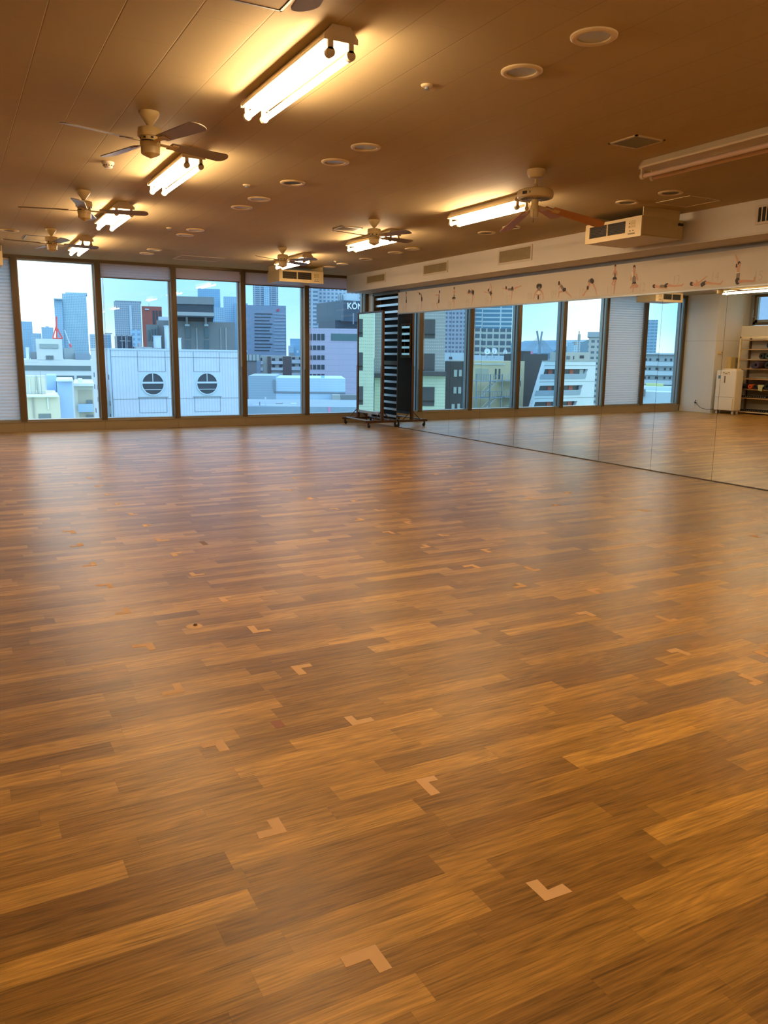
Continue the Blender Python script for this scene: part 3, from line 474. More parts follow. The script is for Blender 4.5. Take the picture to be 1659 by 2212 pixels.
# ------------------------------------------------------------------ ceiling fans
def blade(r0, R_, w0, w1, th):
    pts = []; n = 10
    for i in range(n + 1): t = i / n; pts.append((r0 + (R_ - .05 - r0) * t, -(w0 + (w1 - w0) * t) / 2))
    for i in range(1, 8): a = -PI / 2 + PI * i / 8; pts.append((R_ - .05 + .05 * math.cos(a), w1 / 2 * math.sin(a)))
    for i in range(n + 1): t = 1 - i / n; pts.append((r0 + (R_ - .05 - r0) * t, (w0 + (w1 - w0) * t) / 2))
    return pts
def fan(x, y, ang, label):
    r = root('ceiling_fan', (x, y, CH), label, 'ceiling fan', 'cream four-blade ceiling fans')
    MB().lathe([(0, 0), (.068, 0), (.069, -.012), (.062, -.03), (.022, -.082), (.016, -.09), (0, -.09)], n=32).build('canopy', 'cream', r, local=True, smooth=40)
    MB().tube((0, 0, -.085), (0, 0, -.11), .011).build('downrod', 'cream', r, local=True, smooth=40)
    MB().lathe([(0, -.1), (.06, -.1), (.078, -.106), (.079, -.125), (.082, -.13), (.082, -.155), (.078, -.162), (0, -.162)], n=40).build('motor_housing', 'cream', r, local=True, smooth=35)
    nk = MB().lathe([(.064, -.16), (.064, -.195), (.0, -.195)], n=32)
    for i in range(8): nk.box(.0645, .0655, -.009, .009, -.178, -.166, 1, T=Matrix.Rotation(PI / 4 * i, 4, 'Z'))
    nk.build('vent_collar', ['cream', 'darkgap'], r, local=True, smooth=35)
    MB().lathe([(.067, -.194), (.067, -.222), (.064, -.224), (.062, -.268), (.05, -.276), (0, -.298)], n=32).lathe([(.069, -.188), (.069, -.195), (.0, -.195)], n=32, mi=1).build('switch_housing', ['cream', 'black'], r, local=True, smooth=35)
    for k in range(4):
        T = Matrix.Rotation(math.radians(ang + 90 * k), 4, 'Z') @ Matrix.Translation((0, 0, -.19)) @ Matrix.Rotation(math.radians(-12), 4, 'X')
        pts = blade(.15, .625, .09, .125, .006); n = len(pts)
        mb = MB(); mb.add([T @ Vector((a, b, -.003)) for a, b in pts] + [T @ Vector((a, b, .003)) for a, b in pts], [tuple(range(n))[::-1], tuple(range(n, 2 * n))] + [(i, (i + 1) % n, n + (i + 1) % n, n + i) for i in range(n)])
        bo = mb.build('blade', 'blade', r, local=True)
        bo2 = MB(); bo2.box(.05, .17, -.014, .014, -.009, -.003, T=T); bo2.box(.16, .21, -.03, .03, -.008, -.003, T=T); bo2.build('blade_bracket', 'cream', bo, local=True)
    return r
fan(1.325, 5.93, 18, 'cream ceiling fan nearest the camera, left row, large spread blades')
fan(1.33, 9.03, -14, 'cream ceiling fan second in the left row, in front of the wide tube lamp')
fan(1.33, 12.0, 10, 'cream ceiling fan furthest back in the left row near the clear window')
fan(4.63, 12.05, 32, 'cream ceiling fan hanging in front of the ceiling heater by the windows')
fan(4.64, 9.02, 14, 'cream ceiling fan at mid right, in front of the lamp behind the square vent')
fan(1.33, 2.81, -8, 'cream ceiling fan almost overhead, only a blade tip showing at the top edge')
r = root('ceiling_fan', (4.62, 5.92, CH), 'cream ceiling fan with wide flat motor disc and orange wooden blades', 'ceiling fan')
MB().lathe([(0, 0), (.078, 0), (.080, -.01), (.078, -.035), (.06, -.066), (.03, -.075), (0, -.075)], n=36).build('canopy', 'cream', r, local=True, smooth=40)
MB().lathe([(.011, -.07), (.011, -.115), (.018, -.12), (.02, -.15), (.026, -.165), (0, -.165)], n=20).tube((.03, -.012, -.145), (.02, -.012, -.145), .007).build('downrod', 'cream', r, local=True, smooth=40)
MB().lathe([(0, -.16), (.12, -.162), (.148, -.172), (.156, -.19), (.156, -.222), (.150, -.236), (.13, -.240), (0, -.240)], n=48).build('motor_housing', 'cream', r, local=True, smooth=35)
lb = MB().box(.1565, .158, -.03, .015, -.22, -.195, T=Matrix.Rotation(math.radians(-160), 4, 'Z')); lb.box(.1565, .158, -.004, .004, -.215, -.195, T=Matrix.Rotation(math.radians(-145), 4, 'Z')); lb.build('rating_label', 'black', r, local=True)
g_ = MB()
for i in range(28): g_.box(.06, .128, -.002, .002, -.2435, -.240, T=Matrix.Rotation(2 * PI * i / 28, 4, 'Z'))
g_.lathe([(0, -.241), (.05, -.241), (.052, -.247), (0, -.247)], n=30); g_.build('bottom_grille', 'steel', r, local=True)
MB().lathe([(.03, -.24), (.03, -.29), (.036, -.3), (.037, -.35), (.032, -.392), (0, -.394)], n=28).build('switch_housing', 'cream', r, local=True, smooth=35)
MB().path([(-.03, -.028, -.33), (-.036, -.034, -.36), (-.036, -.034, -.43)], .0015, 6).lathe([(0, 0), (.005, -.005), (0, -.012)], (-.036, -.034, -.43), 8).build('pull_chain', 'black', r, local=True)
for ang, dr, ln in ((-15, -12, .68), (77, -12, .66), (30, -2, .60)):
    T = Matrix.Rotation(math.radians(ang), 4, 'Z') @ Matrix.Translation((0, 0, -.285)) @ Matrix.Rotation(math.radians(-dr), 4, 'Y') @ Matrix.Rotation(math.radians(-13), 4, 'X')
    pts = blade(.17, ln, .10, .135, .006); n = len(pts)
    mb = MB(); mb.add([T @ Vector((a, b, -.003)) for a, b in pts] + [T @ Vector((a, b, .003)) for a, b in pts], [tuple(range(n))[::-1], tuple(range(n, 2 * n))] + [(i, (i + 1) % n, n + (i + 1) % n, n + i) for i in range(n)])
    bo = mb.build('blade', 'blade_wood', r, local=True)
    MB().box(.03, .2, -.01, .01, -.008, -.003, T=T).box(.18, .24, -.028, .028, -.007, -.003, T=T).build('blade_bracket', 'cream', bo, local=True)

# ------------------------------------------------------------------ things on the ceiling
def disc(x, y, label, kind):
    n_, c_ = ('ceiling_speaker', 'ceiling speaker') if kind != 'det' else ('sprinkler_head', 'sprinkler')
    r = root(n_, (x, y, CH), label, c_, 'round fittings in the ceiling rows' if kind != 'det' else 'small ceiling sprinkler heads')
    if kind == 'det':
        MB().lathe([(0, 0), (.036, 0), (.036, -.004), (.028, -.012), (0, -.012)], n=24).build('cover_plate', 'cream_lt', r, local=True, smooth=40)
        MB().lathe([(0, -.012), (.012, -.012), (.014, -.024), (.02, -.028), (0, -.03)], n=16).build('sprinkler_nozzle', 'steel', r, local=True)
        return
    o_, i_ = (.118, .084)
    MB().lathe([(i_, -.002), (i_, -.010), (o_ - .012, -.016), (o_, -.008), (o_, 0)], n=48).build('trim_ring', 'cream_lt' if kind != 'dk' else 'cream', r, local=True, smooth=50)
    MB().lathe([(0, -.003), (i_, -.003), (i_, 0), (0, 0)], n=40).build('diffuser', 'diffuser' if kind == 'sp' else 'diffuser_dk', r, local=True)
ys3 = [3.43, 4.02, 5.99, 6.56, 7.53, 8.48, 9.05, 10.99, 11.53, 13.42, 13.98]
ordn = ['nearest', 'second nearest', 'third nearest', 'fourth nearest', 'fifth nearest', 'sixth nearest', 'seventh nearest', 'eighth nearest', 'ninth nearest', 'tenth nearest', 'furthest']
for i, y in enumerate(ys3): disc(3.0, y, 'round cream ringed fitting with %s, %s in the middle ceiling row' % ('pale grey centre' if i != 4 else 'dim cream centre', ordn[i]), 'sp' if i != 4 else 'cr')
ys6 = [6.0, 6.58, 8.55, 9.09, 11.02, 11.57, 12.59, 13.5, 14.08]
for i, y in enumerate(ys6): disc(6.33, y, 'round cream ceiling fitting, %s in the row beside the boxed-in duct' % (ordn[i] if i < 8 else 'furthest'), 'cr')
disc(.857, 12.44, 'brown round ceiling fitting at the far left near the windows', 'dk')
for i, y in enumerate((4.5, 7.87, 11.02)): disc(2.66, y, 'tiny round sprinkler head, %s of three between lamp row and speaker row' % ('nearest', 'middle', 'furthest')[i], 'det')
disc(6.05, 13.2, 'tiny sprinkler head far right near the corner window', 'det')
r = root('smoke_detector', (1.335, 7.6, CH), 'white domed smoke detector between the two nearest left fans', 'smoke detector')
MB().lathe([(0, 0), (.05, 0), (.05, -.018), (.042, -.024), (.04, -.036), (.028, -.05), (0, -.052)], n=32).build('detector_base', 'white_pl', r, local=True, smooth=35)
sv = MB()
for i in range(12): sv.box(.036, .0425, -.005, .005, -.036, -.028, T=Matrix.Rotation(PI / 6 * i, 4, 'Z'))
sv.build('smoke_vents', 'black', r, local=True)
for x, y, lab in ((4.67, 4.8, 'square slatted air vent flush in the ceiling, upper right'), (4.65, 9.78, 'square slatted air vent behind the middle right fan')):
    r = root('ceiling_vent', (x, y, CH), lab, 'air vent'); h = .145
    MB().box(-h, h, -h, -h + .02, -.008, 0).box(-h, h, h - .02, h, -.008, 0).box(-h, -h + .02, -h, h, -.008, 0).box(h - .02, h, -h, h, -.008, 0).build('vent_frame', 'cream', r, local=True)
    s_ = MB()
    for i in range(13): s_.box(-h + .02 + i * .0205, -h + .026 + i * .0205, -h + .02, h - .02, -.008, -.001)
    s_.build('vent_slats', 'grille', r, local=True); MB().box(-h + .02, h - .02, -h + .02, h - .02, -.001, 0).build('vent_backing', 'darkgap', r, local=True)
def hatch(x0, x1, y0, y1, lab, m_):
    r = root('access_hatch', ((x0 + x1) / 2, (y0 + y1) / 2, CH), lab, 'ceiling hatch')
    MB().box(x0, x1, y0, y0 + .012, CH - .006, CH).box(x0, x1, y1 - .012, y1, CH - .006, CH).box(x0, x0 + .012, y0, y1, CH - .006, CH).box(x1 - .012, x1, y0, y1, CH - .006, CH).build('hatch_frame', m_, r)
    MB().box(x0 + .014, x1 - .014, y0 + .014, y1 - .014, CH - .003, CH).build('hatch_panel', 'ceiling', r)
hatch(6.6, 7.05, 6.0, 6.46, 'square access hatch in the ceiling above the right ceiling heater', 'cream_lt')
hatch(1.09, 1.55, 12.8, 13.28, 'square access hatch with bright metal edges by the far left fan', 'alu')
hatch(1.05, 1.52, 3.47, 3.94, 'square access hatch with metal edge at the top of the view', 'alu')
hatch(3.55, 4.3, 13.9, 14.5, 'wide faint access hatch in front of the third window', 'wall')

# ceiling-hung heater units
def heater(x, y, rz, label):
    """local: front faces -Y, 0.87 wide, top of brackets on the ceiling"""
    r = root('ceiling_heater', (x, y, CH), label, 'ceiling heater', 'cream ceiling-hung heater units')
    w_, dp, zt, zb = .435, .62, -.09, -.30
    MB().box(-w_ + .004, w_ - .004, .02, dp, zb + .004, zt - .004).box(-w_ + .003, w_ - .003, .0, dp, zb + .016, zb + .018, 1).build('heater_body', ['cream', 'seam'], r, local=True, bevel=.004)
    fp = MB(); gx0, gx1, gz0, gz1 = -.37, .20, zb + .055, zt - .03
    fp.box(-w_, gx0, 0, .02, zb, zt); fp.box(gx1, w_, 0, .02, zb, zt); fp.box(gx0, gx1, 0, .02, zb, gz0); fp.box(gx0, gx1, 0, .02, gz1, zt); fp.box(-.09, -.075, 0, .018, gz0, gz1)
    fp.build('front_panel', 'cream_lt', r, local=True)
    MB().box(gx0, gx1, .019, .021, gz0, gz1).build('grille_backing', 'darkgap', r, local=True)
    for a, b in ((gx0, -.09), (-.075, gx1)):
        g = MB()
        for i in range(8): g.box(a, b, .006, .016, gz0 + .008 + i * .0165, gz0 + .0105 + i * .0165)
        g.build('grille', 'ducting', r, local=True)
    lp = MB().box(.25, .35, -.001, 0, zt - .115, zt - .035); lp.box(.255, .27, -.002, -.001, zt - .07, zt - .06, 1); lp.box(.255, .27, -.002, -.001, zt - .105, zt - .095, 1); lp.box(.28, .34, -.002, -.001, zt - .06, zt - .057, 2); lp.box(.28, .34, -.002, -.001, zt - .075, zt - .072, 2); lp.box(.28, .345, -.002, -.001, zt - .1, zt - .097, 2)
    lp.build('control_label', ['cream', 'black', 'ducting'], r, local=True)
    for kx in (.275, .32): MB().tube((kx, 0, zb + .068), (kx, -.006, zb + .068), .006).build('control_button', 'black', r, local=True)
    MB().box(.245, .345, -.002, 0, zb + .03, zb + .045).build('name_plate', 'ducting', r, local=True)
    for s in (-1, 1): MB().box(s * w_ - .012 * (s > 0), s * w_ + .012 * (s < 0), .02, .56, zt - .01, 0).build('hanging_bracket', 'cream', r, local=True)
    for yy in (.56, .6): MB().tube((w_ - .002, yy, zt - .05), (w_ + .012, yy, zt - .05), .016, 16).build('side_port', 'black', r, local=True)
    r.rotation_euler = (0, 0, rz); return r
heater(6.64, 7.105, -PI / 2, 'cream ceiling heater on the right, its side beside the boxed-in duct')
heater(5.82, 14.2, 0, 'cream ceiling heater facing the camera in front of the window wall')
heater(.415, 14.2, 0, 'cream ceiling heater at the left edge, best seen in the wall mirror')

# vents on the boxed-in duct
for y0, y1, z0, z1, lab, mm in ((13.82, 14.55, 2.79, 2.91, 'plain ochre air grille on the duct face, nearest the windows', 'grille'), (11.65, 12.38, 2.79, 2.925, 'half dark air grille on the duct face, second from the windows', 'grille'), (9.45, 10.19, 2.775, 2.94, 'ribbed ochre air grille on the duct face, third from the windows', 'grille'), (5.04, 5.78, 2.78, 2.92, 'air grille with dark gaps at the right edge of the duct face', 'cream_lt')):
    r = root('duct_grille', (7.35, (y0 + y1) / 2, (z0 + z1) / 2), lab, 'air grille')
    MB().box(7.338, 7.35, y0 - .03, y1 + .03, z0 - .025, z0).box(7.338, 7.35, y0 - .03, y1 + .03, z1, z1 + .025).box(7.338, 7.35, y0 - .03, y0, z0, z1).box(7.338, 7.35, y1, y1 + .03, z0, z1).build('grille_frame', 'wall', r)
    s_ = MB(); n = 34 if mm == 'grille' else 14
    for i in range(n): s_.box(7.341, 7.348, y0 + (y1 - y0) * (i + .15) / n, y0 + (y1 - y0) * (i + (.8 if mm == 'grille' else .35)) / n, z0, z1)
    s_.build('grille_fins', mm, r); MB().box(7.348, 7.3499, y0, y1, z0, z1).build('grille_backing', 'darkgap' if mm != 'grille' or y0 < 12 and y0 > 11 else 'diffuser_dk', r)

# ------------------------------------------------------------------ rolling mirror
r = root('rolling_mirror', (7.48, 14.65, 0), 'tall brown-framed mirror on a castered stand in the far right corner', 'mirror')
xm, ya, yb = 7.48, 14.12, 15.19
fr = MB(); fr.box(xm - .02, xm + .02, ya, yb, 2.225, 2.26); fr.box(xm - .022, xm + .022, ya + .01, yb - .01, .24, .29, 1)
fr.build('mirror_frame', ['frame_brown', 'steel'], r)
MB().box(xm - .012, xm - .006, ya + .035, yb - .035, .29, 2.225).build('mirror_glass', 'mirror', r)
MB().box(xm - .004, xm + .012, ya + .03, yb - .03, .28, 2.23).build('back_board', 'board_brown', r)
for y in (ya, yb):
    MB().box(xm - .022, xm + .022, y - .022, y + .022, .2, 2.26).build('frame_stile', 'frame_brown', r)
    MB().box(xm - .028, xm + .028, y - .028, y + .028, .12, 1.2).build('post_sleeve', 'frame_brown', r)
    MB().box(7.12, 7.80, y - .022, y + .022, .095, .14).tube((7.36, y - .024, .118), (7.36, y + .024, .118), .007).build('foot', 'frame_brown', r)
    for s in (-1, 1):
        MB().tube((xm + s * .03, y, .30), (xm + s * .2, y, .14), .009).build('brace', 'frame_brown', r)
        c = MB(); cx = xm + s * .30; c.box(cx - .014, cx + .014, y - .014, y + .014, .075, .095); c.box(cx - .012, cx - .009 + .02, y - .018, y - .014, .03, .08); c.box(cx - .012, cx + .011, y + .014, y + .018, .03, .08)
        co = c.build('caster', 'black', r); MB().tube((cx + .012, y - .012, .03), (cx + .012, y + .012, .03), .03, 20).build('wheel', 'black', co, smooth=40)
for s in (-.27, .27): MB().box(xm + s - .015, xm + s + .015, ya, yb, .125, .145).build('cross_bar', 'steel', r)
r = root('hanging_mirror', (7.50, 14.2, 1.37), 'small pale-framed mirror hung on the back of the rolling mirror, seen in the wall mirror', 'mirror')
MB().box(7.512, 7.53, 14.145, 14.52, 2.0, 2.035).box(7.512, 7.53, 14.145, 14.52, 1.365, 1.40).box(7.512, 7.53, 14.145, 14.16, 1.4, 2.0).box(7.512, 7.53, 14.505, 14.52, 1.4, 2.0).build('frame', 'pine', r)
MB().box(7.512, 7.522, 14.16, 14.505, 1.4, 2.0).build('mirror_glass', 'mirror', r)
MB().box(7.522, 7.55, 14.2, 14.28, 1.86, 1.88).box(7.522, 7.55, 14.36, 14.44, 1.86, 1.88).build('hook', 'black', r)

# ------------------------------------------------------------------ left side, seen in the mirror
r = root('dehumidifier', (-1.82, 14.05, 0), 'tall white dehumidifier on casters beside the mat rack', 'dehumidifier')
MB().box(-1.88, -1.6, 13.74, 14.36, .09, 1.10).build('body', 'white_pl', r, bevel=.025)
MB().box(-1.85, -1.66, 13.80, 14.2, 1.10, 1.135).build('top_louvre', 'cream_lt', r, bevel=.006)
MB().box(-1.6, -1.597, 13.74, 14.36, .425, .43).build('panel_gap', 'seam', r)
cp = MB().box(-1.6, -1.594, 13.93, 14.13, .985, 1.06); cp.box(-1.594, -1.592, 13.95, 13.97, 1.03, 1.045, 1); cp.box(-1.594, -1.592, 14.09, 14.12, 1.03, 1.045, 1); cp.box(-1.594, -1.592, 13.99, 14.07, 1.0, 1.015, 1); cp.build('control_panel', ['cream_lt', 'black'], r)
MB().box(-1.6, -1.594, 14.05, 14.08, .78, .95).build('display_slot', 'board_brown', r)
MB().box(-1.6, -1.59, 13.765, 13.785, .12, .40).build('tank_handle', 'cream', r)
MB().box(-1.6, -1.596, 14.2, 14.29, .89, .97).build('sticker', 'sticker', r)
for cx in (-1.66, -1.82):
    for cy in (13.8, 14.3):
        c = MB().box(cx - .02, cx + .02, cy - .015, cy + .015, .06, .092).build('caster', 'white_pl', r); MB().tube((cx, cy - .014, .032), (cx, cy + .014, .032), .032, 18).build('wheel', 'white_pl', c, smooth=40)
MB().path([(-1.63, 14.98, .25), (-1.60, 14.9, .21), (-1.58, 14.75, .12), (-1.57, 14.6, .10), (-1.58, 14.45, .09), (-1.64, 14.37, .12)], .006).build('power_cord', 'black', r)
r = root('wall_outlet', (-1.65, 14.98, .26), 'double wall socket low on the white pillar with a black plug in it', 'socket')
MB().box(-1.65, -1.642, 14.93, 15.03, .17, .34).build('cover_plate', 'white_pl', r, bevel=.003); MB().box(-1.642, -1.62, 14.96, 15.0, .225, .27).box(-1.642, -1.638, 14.96, 15.0, .29, .315).build('plug', 'black', r)
r = root('wall_thermostat', (-1.82, 14.5, 1.54), 'small cream control box on the pillar side above the dehumidifier', 'thermostat')
MB().box(-1.88, -1.75, 14.46, 14.5, 1.5, 1.58).build('case', 'cream_lt', r, bevel=.004); MB().tube((-1.85, 14.46, 1.54), (-1.85, 14.452, 1.54), .012).build('dial', 'black', r)
r = root('wall_cabinet', (-2.3, 14.5, 1.15), 'narrow yellowish wooden box fixed behind the dehumidifier', 'cabinet')
MB().box(-2.43, -2.16, 14.38, 14.5, 1.05, 1.42).build('body', 'cream', r, bevel=.003); MB().box(-2.42, -2.31, 14.372, 14.38, 1.07, 1.40).build('door', 'grille', r); MB().tube((-2.36, 14.372, 1.30), (-2.36, 14.36, 1.30), .01).build('knob', 'black', r)
# mat rack
r = root('mat_rack', (-2.4, 13.28, 0), 'cream steel rack with wooden shelves full of rolled mats, left wall', 'rack')
for y in (14.16, 12.95, 12.42):
    for x in (-2.19, -2.56): MB().box(x - .02, x + .02, y - .02, y + .02, 0, 1.93).build('post', 'rackpost' if x > -2.3 else 'board_brown', r)
SH = [.05, .40, .62, .88, 1.13, 1.36, 1.61, 1.84]
for z in SH: MB().box(-2.58, -2.18, 12.4, 14.17, z - .012, z + .012).box(-2.185, -2.172, 12.4, 14.17, z - .014, z + .014, 1).build('shelf', ['shelf', 'shelf'] if z != .05 else ['rackpost', 'rackpost'], r)
MB().box(-2.21, -2.17, 12.38, 14.18, 1.89, 1.93).build('top_rail', 'rackpost', r)
def roll(y, z, rad, m_, label, x0=-2.53, x1=-2.12, flat=1.0):
    mb = MB(); turns = 4; n = 24 * turns; th = rad / (turns + 1.2) * .72; ins = []; outs = []
    for i in range(n + 1):
        a = 2 * PI * i / 24; rr = rad * .28 + (rad * .72 - th) * i / n
        ins.append((rr * math.cos(a), rr * math.sin(a) * flat)); outs.append(((rr + th) * math.cos(a), (rr + th) * math.sin(a) * flat))
    vs = []
    for x in (x0, x1):
        vs += [(x, y + p[0], z + p[1]) for p in ins]; vs += [(x, y + p[0], z + p[1]) for p in outs]
    k = n + 1; fs = []
    for i in range(n): fs += [(i, i + 1, k + i + 1, k + i), (2 * k + i, 3 * k + i, 3 * k + i + 1, 2 * k + i + 1), (i, 2 * k + i, 2 * k + i + 1, i + 1), (k + i, k + i + 1, 3 * k + i + 1, 3 * k + i)]
    mb.add(vs, fs); o = mb.build('yoga_mat', m_, None, smooth=50)
    return tag(o, label, 'yoga mat', 'rolled mats on the rack')
roll(13.27, 1.725, .09, 'mat_black', 'thick black rolled mat on the highest loaded shelf of the rack')
roll(13.47, 1.455, .078, 'mat_black', 'black rolled mat at the left of the third shelf from the top')
roll(13.30, 1.455, .078, 'mat_green', 'very dark green rolled mat second on the third shelf from the top')
roll(13.13, 1.455, .078, 'mat_black', 'black rolled mat further right on the third shelf from the top')
roll(13.68, 1.212, .066, 'mat_navy', 'dark blue rolled mat, leftmost on the fourth shelf from the top')
roll(13.50, 1.238, .095, 'mat_plum', 'big plum rolled mat sticking out beside the dark blue one', x1=-1.98)
roll(13.27, 1.24, .095, 'mat_black', 'black rolled mat right of the big plum one')
roll(14.02, .70, .064, 'mat_mauve', 'mauve rolled mat, leftmost on the low shelf')
roll(13.87, .70, .062, 'mat_black', 'black rolled mat between the mauve and the orange ones')
roll(13.72, .70, .062, 'mat_orange', 'bright orange rolled mat on the low shelf')
roll(13.57, .70, .062, 'mat_black', 'black rolled mat right of the orange one')
roll(13.24, .72, .085, 'mat_black', 'thick black rolled mat right of the pale green towel')
tw = MB(); tw.box(-2.45, -2.11, 13.33, 13.48, .70, .75); tw.prism([(13.34, .745), (13.49, .745), (13.455, .60), (13.36, .585)], 'x', -2.12, -2.10)
tag(tw.build('towel', 'towel_green', None, bevel=.006), 'pale green towel hanging over the low shelf edge', 'towel')
hw = root('hand_weight', (-2.2, 14.0, .412), 'small black hand weight with a pale end dot in a shelf row', 'hand weight', 'small black hand weights on the two lowest shelves')
MB().tube((-.22, 0, .03), (-.03, 0, .03), .014, 10).build('grip', 'black', hw, local=True)
for x0 in (-.25, -.035): MB().tube((x0, 0, .03), (x0 + .04, 0, .03), .027, 10).build('weight_head', 'black', hw, local=True, smooth=40)
MB().tube((.005, 0, .03), (.007, 0, .03), .007, 8).build('end_dot', 'white_pl', hw, local=True)
nthl = ['first', 'second', 'third', 'fourth', 'fifth', 'sixth', 'seventh', 'eighth', 'ninth', 'tenth', 'eleventh', 'twelfth']
for z, sh in ((.412, 'second lowest'), (.062, 'lowest')):
    for i in range(12):
        c = hw if z > .3 and i == 0 else copy_tree(hw)
        c.location = (-2.2, 14.0 - i * .062, z); c['label'] = 'small black hand weight, %s from left in mirror, on the %s rack shelf' % (nthl[i], sh)

# ------------------------------------------------------------------ tape marks on the floor
TAPES = [
 (.77, [('lu', .781, 2.045), ('ld', .80, 1.51), ('ld', .781, 2.704), ('lu', .768, 3.189), ('ld', .771, 3.842), ('lu', .772, 4.356), ('ld', .773, 5.0), ('lu', .766, 5.483), ('lu', .769, 6.097), ('ld', .77, 6.68)]),
 (1.27, [('ur', 1.27, 1.447), ('rd', 1.274, 2.132), ('ur', 1.261, 2.588), ('rd', 1.266, 3.253), ('ur', 1.261, 3.754), ('rd', 1.275, 4.429), ('ur', 1.262, 4.945), ('rd', 1.276, 5.613), ('ur', 1.283, 6.008), ('rd', 1.301, 6.686), ('ur', 1.287, 7.123), ('rd', 1.269, 7.768), ('ur', 1.267, 8.243), ('rd', 1.261, 8.906), ('ur', 1.262, 9.439)]),
 (3.07, [('lu', 3.079, 2.155), ('ld', 3.062, 2.642), ('ld', 3.065, 3.291), ('lu', 3.073, 3.83), ('ld', 3.07, 4.43), ('lu', 3.073, 4.984), ('ld', 3.055, 5.612), ('lu', 3.073, 6.076), ('ld', 3.08, 6.7), ('lu', 3.084, 7.217), ('ld', 3.068, 7.863), ('lu', 3.057, 9.37)]),
 (3.35, [('rd', 3.363, 2.439), ('ur', 3.345, 2.942), ('rd', 3.354, 3.619), ('ur', 3.338, 4.105), ('rd', 3.358, 4.772), ('ur', 3.339, 5.258), ('rd', 3.334, 5.893), ('ur', 3.36, 6.4), ('rd', 3.365, 7.009), ('rd', 3.387, 8.616)]),
 (5.12, [('ld', 5.131, 4.134), ('lu', 5.111, 5.938), ('ld', 5.119, 6.413), ('lu', 5.036, 6.915), ('ld', 5.113, 7.505), ('lu', 5.127, 8.165)]),
 (5.64, [('rd', 5.644, 4.239), ('ur', 5.648, 5.364), ('rd', 5.637, 6.525), ('ur', 5.577, 8.103), ('rd', 5.618, 8.815)])]
rown = ['leftmost line', 'second line from left', 'third line from left', 'fourth line from left', 'fifth line from left', 'rightmost line']
nth = ['nearest', 'second nearest', 'third nearest', 'fourth nearest', 'fifth nearest', 'sixth nearest', 'seventh nearest', 'eighth nearest', 'ninth nearest', 'tenth nearest', 'eleventh nearest', 'twelfth nearest', 'thirteenth nearest', 'fourteenth nearest', 'fifteenth nearest']
shape = {'l': 'left', 'r': 'right'}
for ri, (xr, lst) in enumerate(TAPES):
    for k, (t, x, y) in enumerate(sorted(lst, key=lambda a: a[2])):
        wd = .036 + rnd.uniform(-.003, .003); la, lb = rnd.uniform(.07, .10), rnd.uniform(.08, .115)
        sx = 1 if 'r' in t else -1; sy = 1 if 'u' in t else -1
        T = Matrix.Translation((x, y, 0)) @ Matrix.Rotation(rnd.uniform(-.05, .05), 4, 'Z')
        mb = MB(); q = rnd.uniform(-.004, .004)
        pts = [(0, 0), (sx * la, q), (sx * (la + q), sy * wd), (sx * wd, sy * (wd + q)), (sx * (wd - q), sy * lb), (0, sy * (lb - q))]
        if sx * sy < 0: pts = pts[::-1]
        n = 6
        mb.add([T @ Vector((a, b, .0002)) for a, b in pts] + [T @ Vector((a, b, .0008)) for a, b in pts], [tuple(range(n))[::-1], tuple(range(n, 2 * n))] + [(i, (i + 1) % n, n + (i + 1) % n, n + i) for i in range(n)])
        o = mb.build('floor_tape_mark', 'tape', None)
        tag(o, 'tan L-shaped tape mark on the floor, %s in the %s' % (nth[k], rown[ri]), 'tape mark', 'tan tape corner marks on the floor')
r = root('floor_marker', (1.021, 3.989, 0), 'tan sticker with a dark brown spot between the two left tape lines', 'floor marker')
MB().lathe([(0, .0007), (.042, .0007), (.042, .0002)], (1.021, 3.989, 0), 20).build('sticker', 'tape', r); MB().lathe([(0, .012), (.008, .01), (.012, .001)], (1.03, 4.0, 0), 10).build('spot', 'tape_dark', r)
tag(MB().box(1.56, 1.60, 5.76, 5.88, .0002, .001).build('floor_tape_strip', 'tape_dark', None), 'short brown tape strip right of the second tape line', 'tape strip')
tag(MB().box(.99, 1.03, 2.70, 2.76, .0002, .0008).build('floor_stain', mat('red_stain', (.30, .10, .045), .5)), 'small reddish mark on the planks near the left tape lines', 'mark')

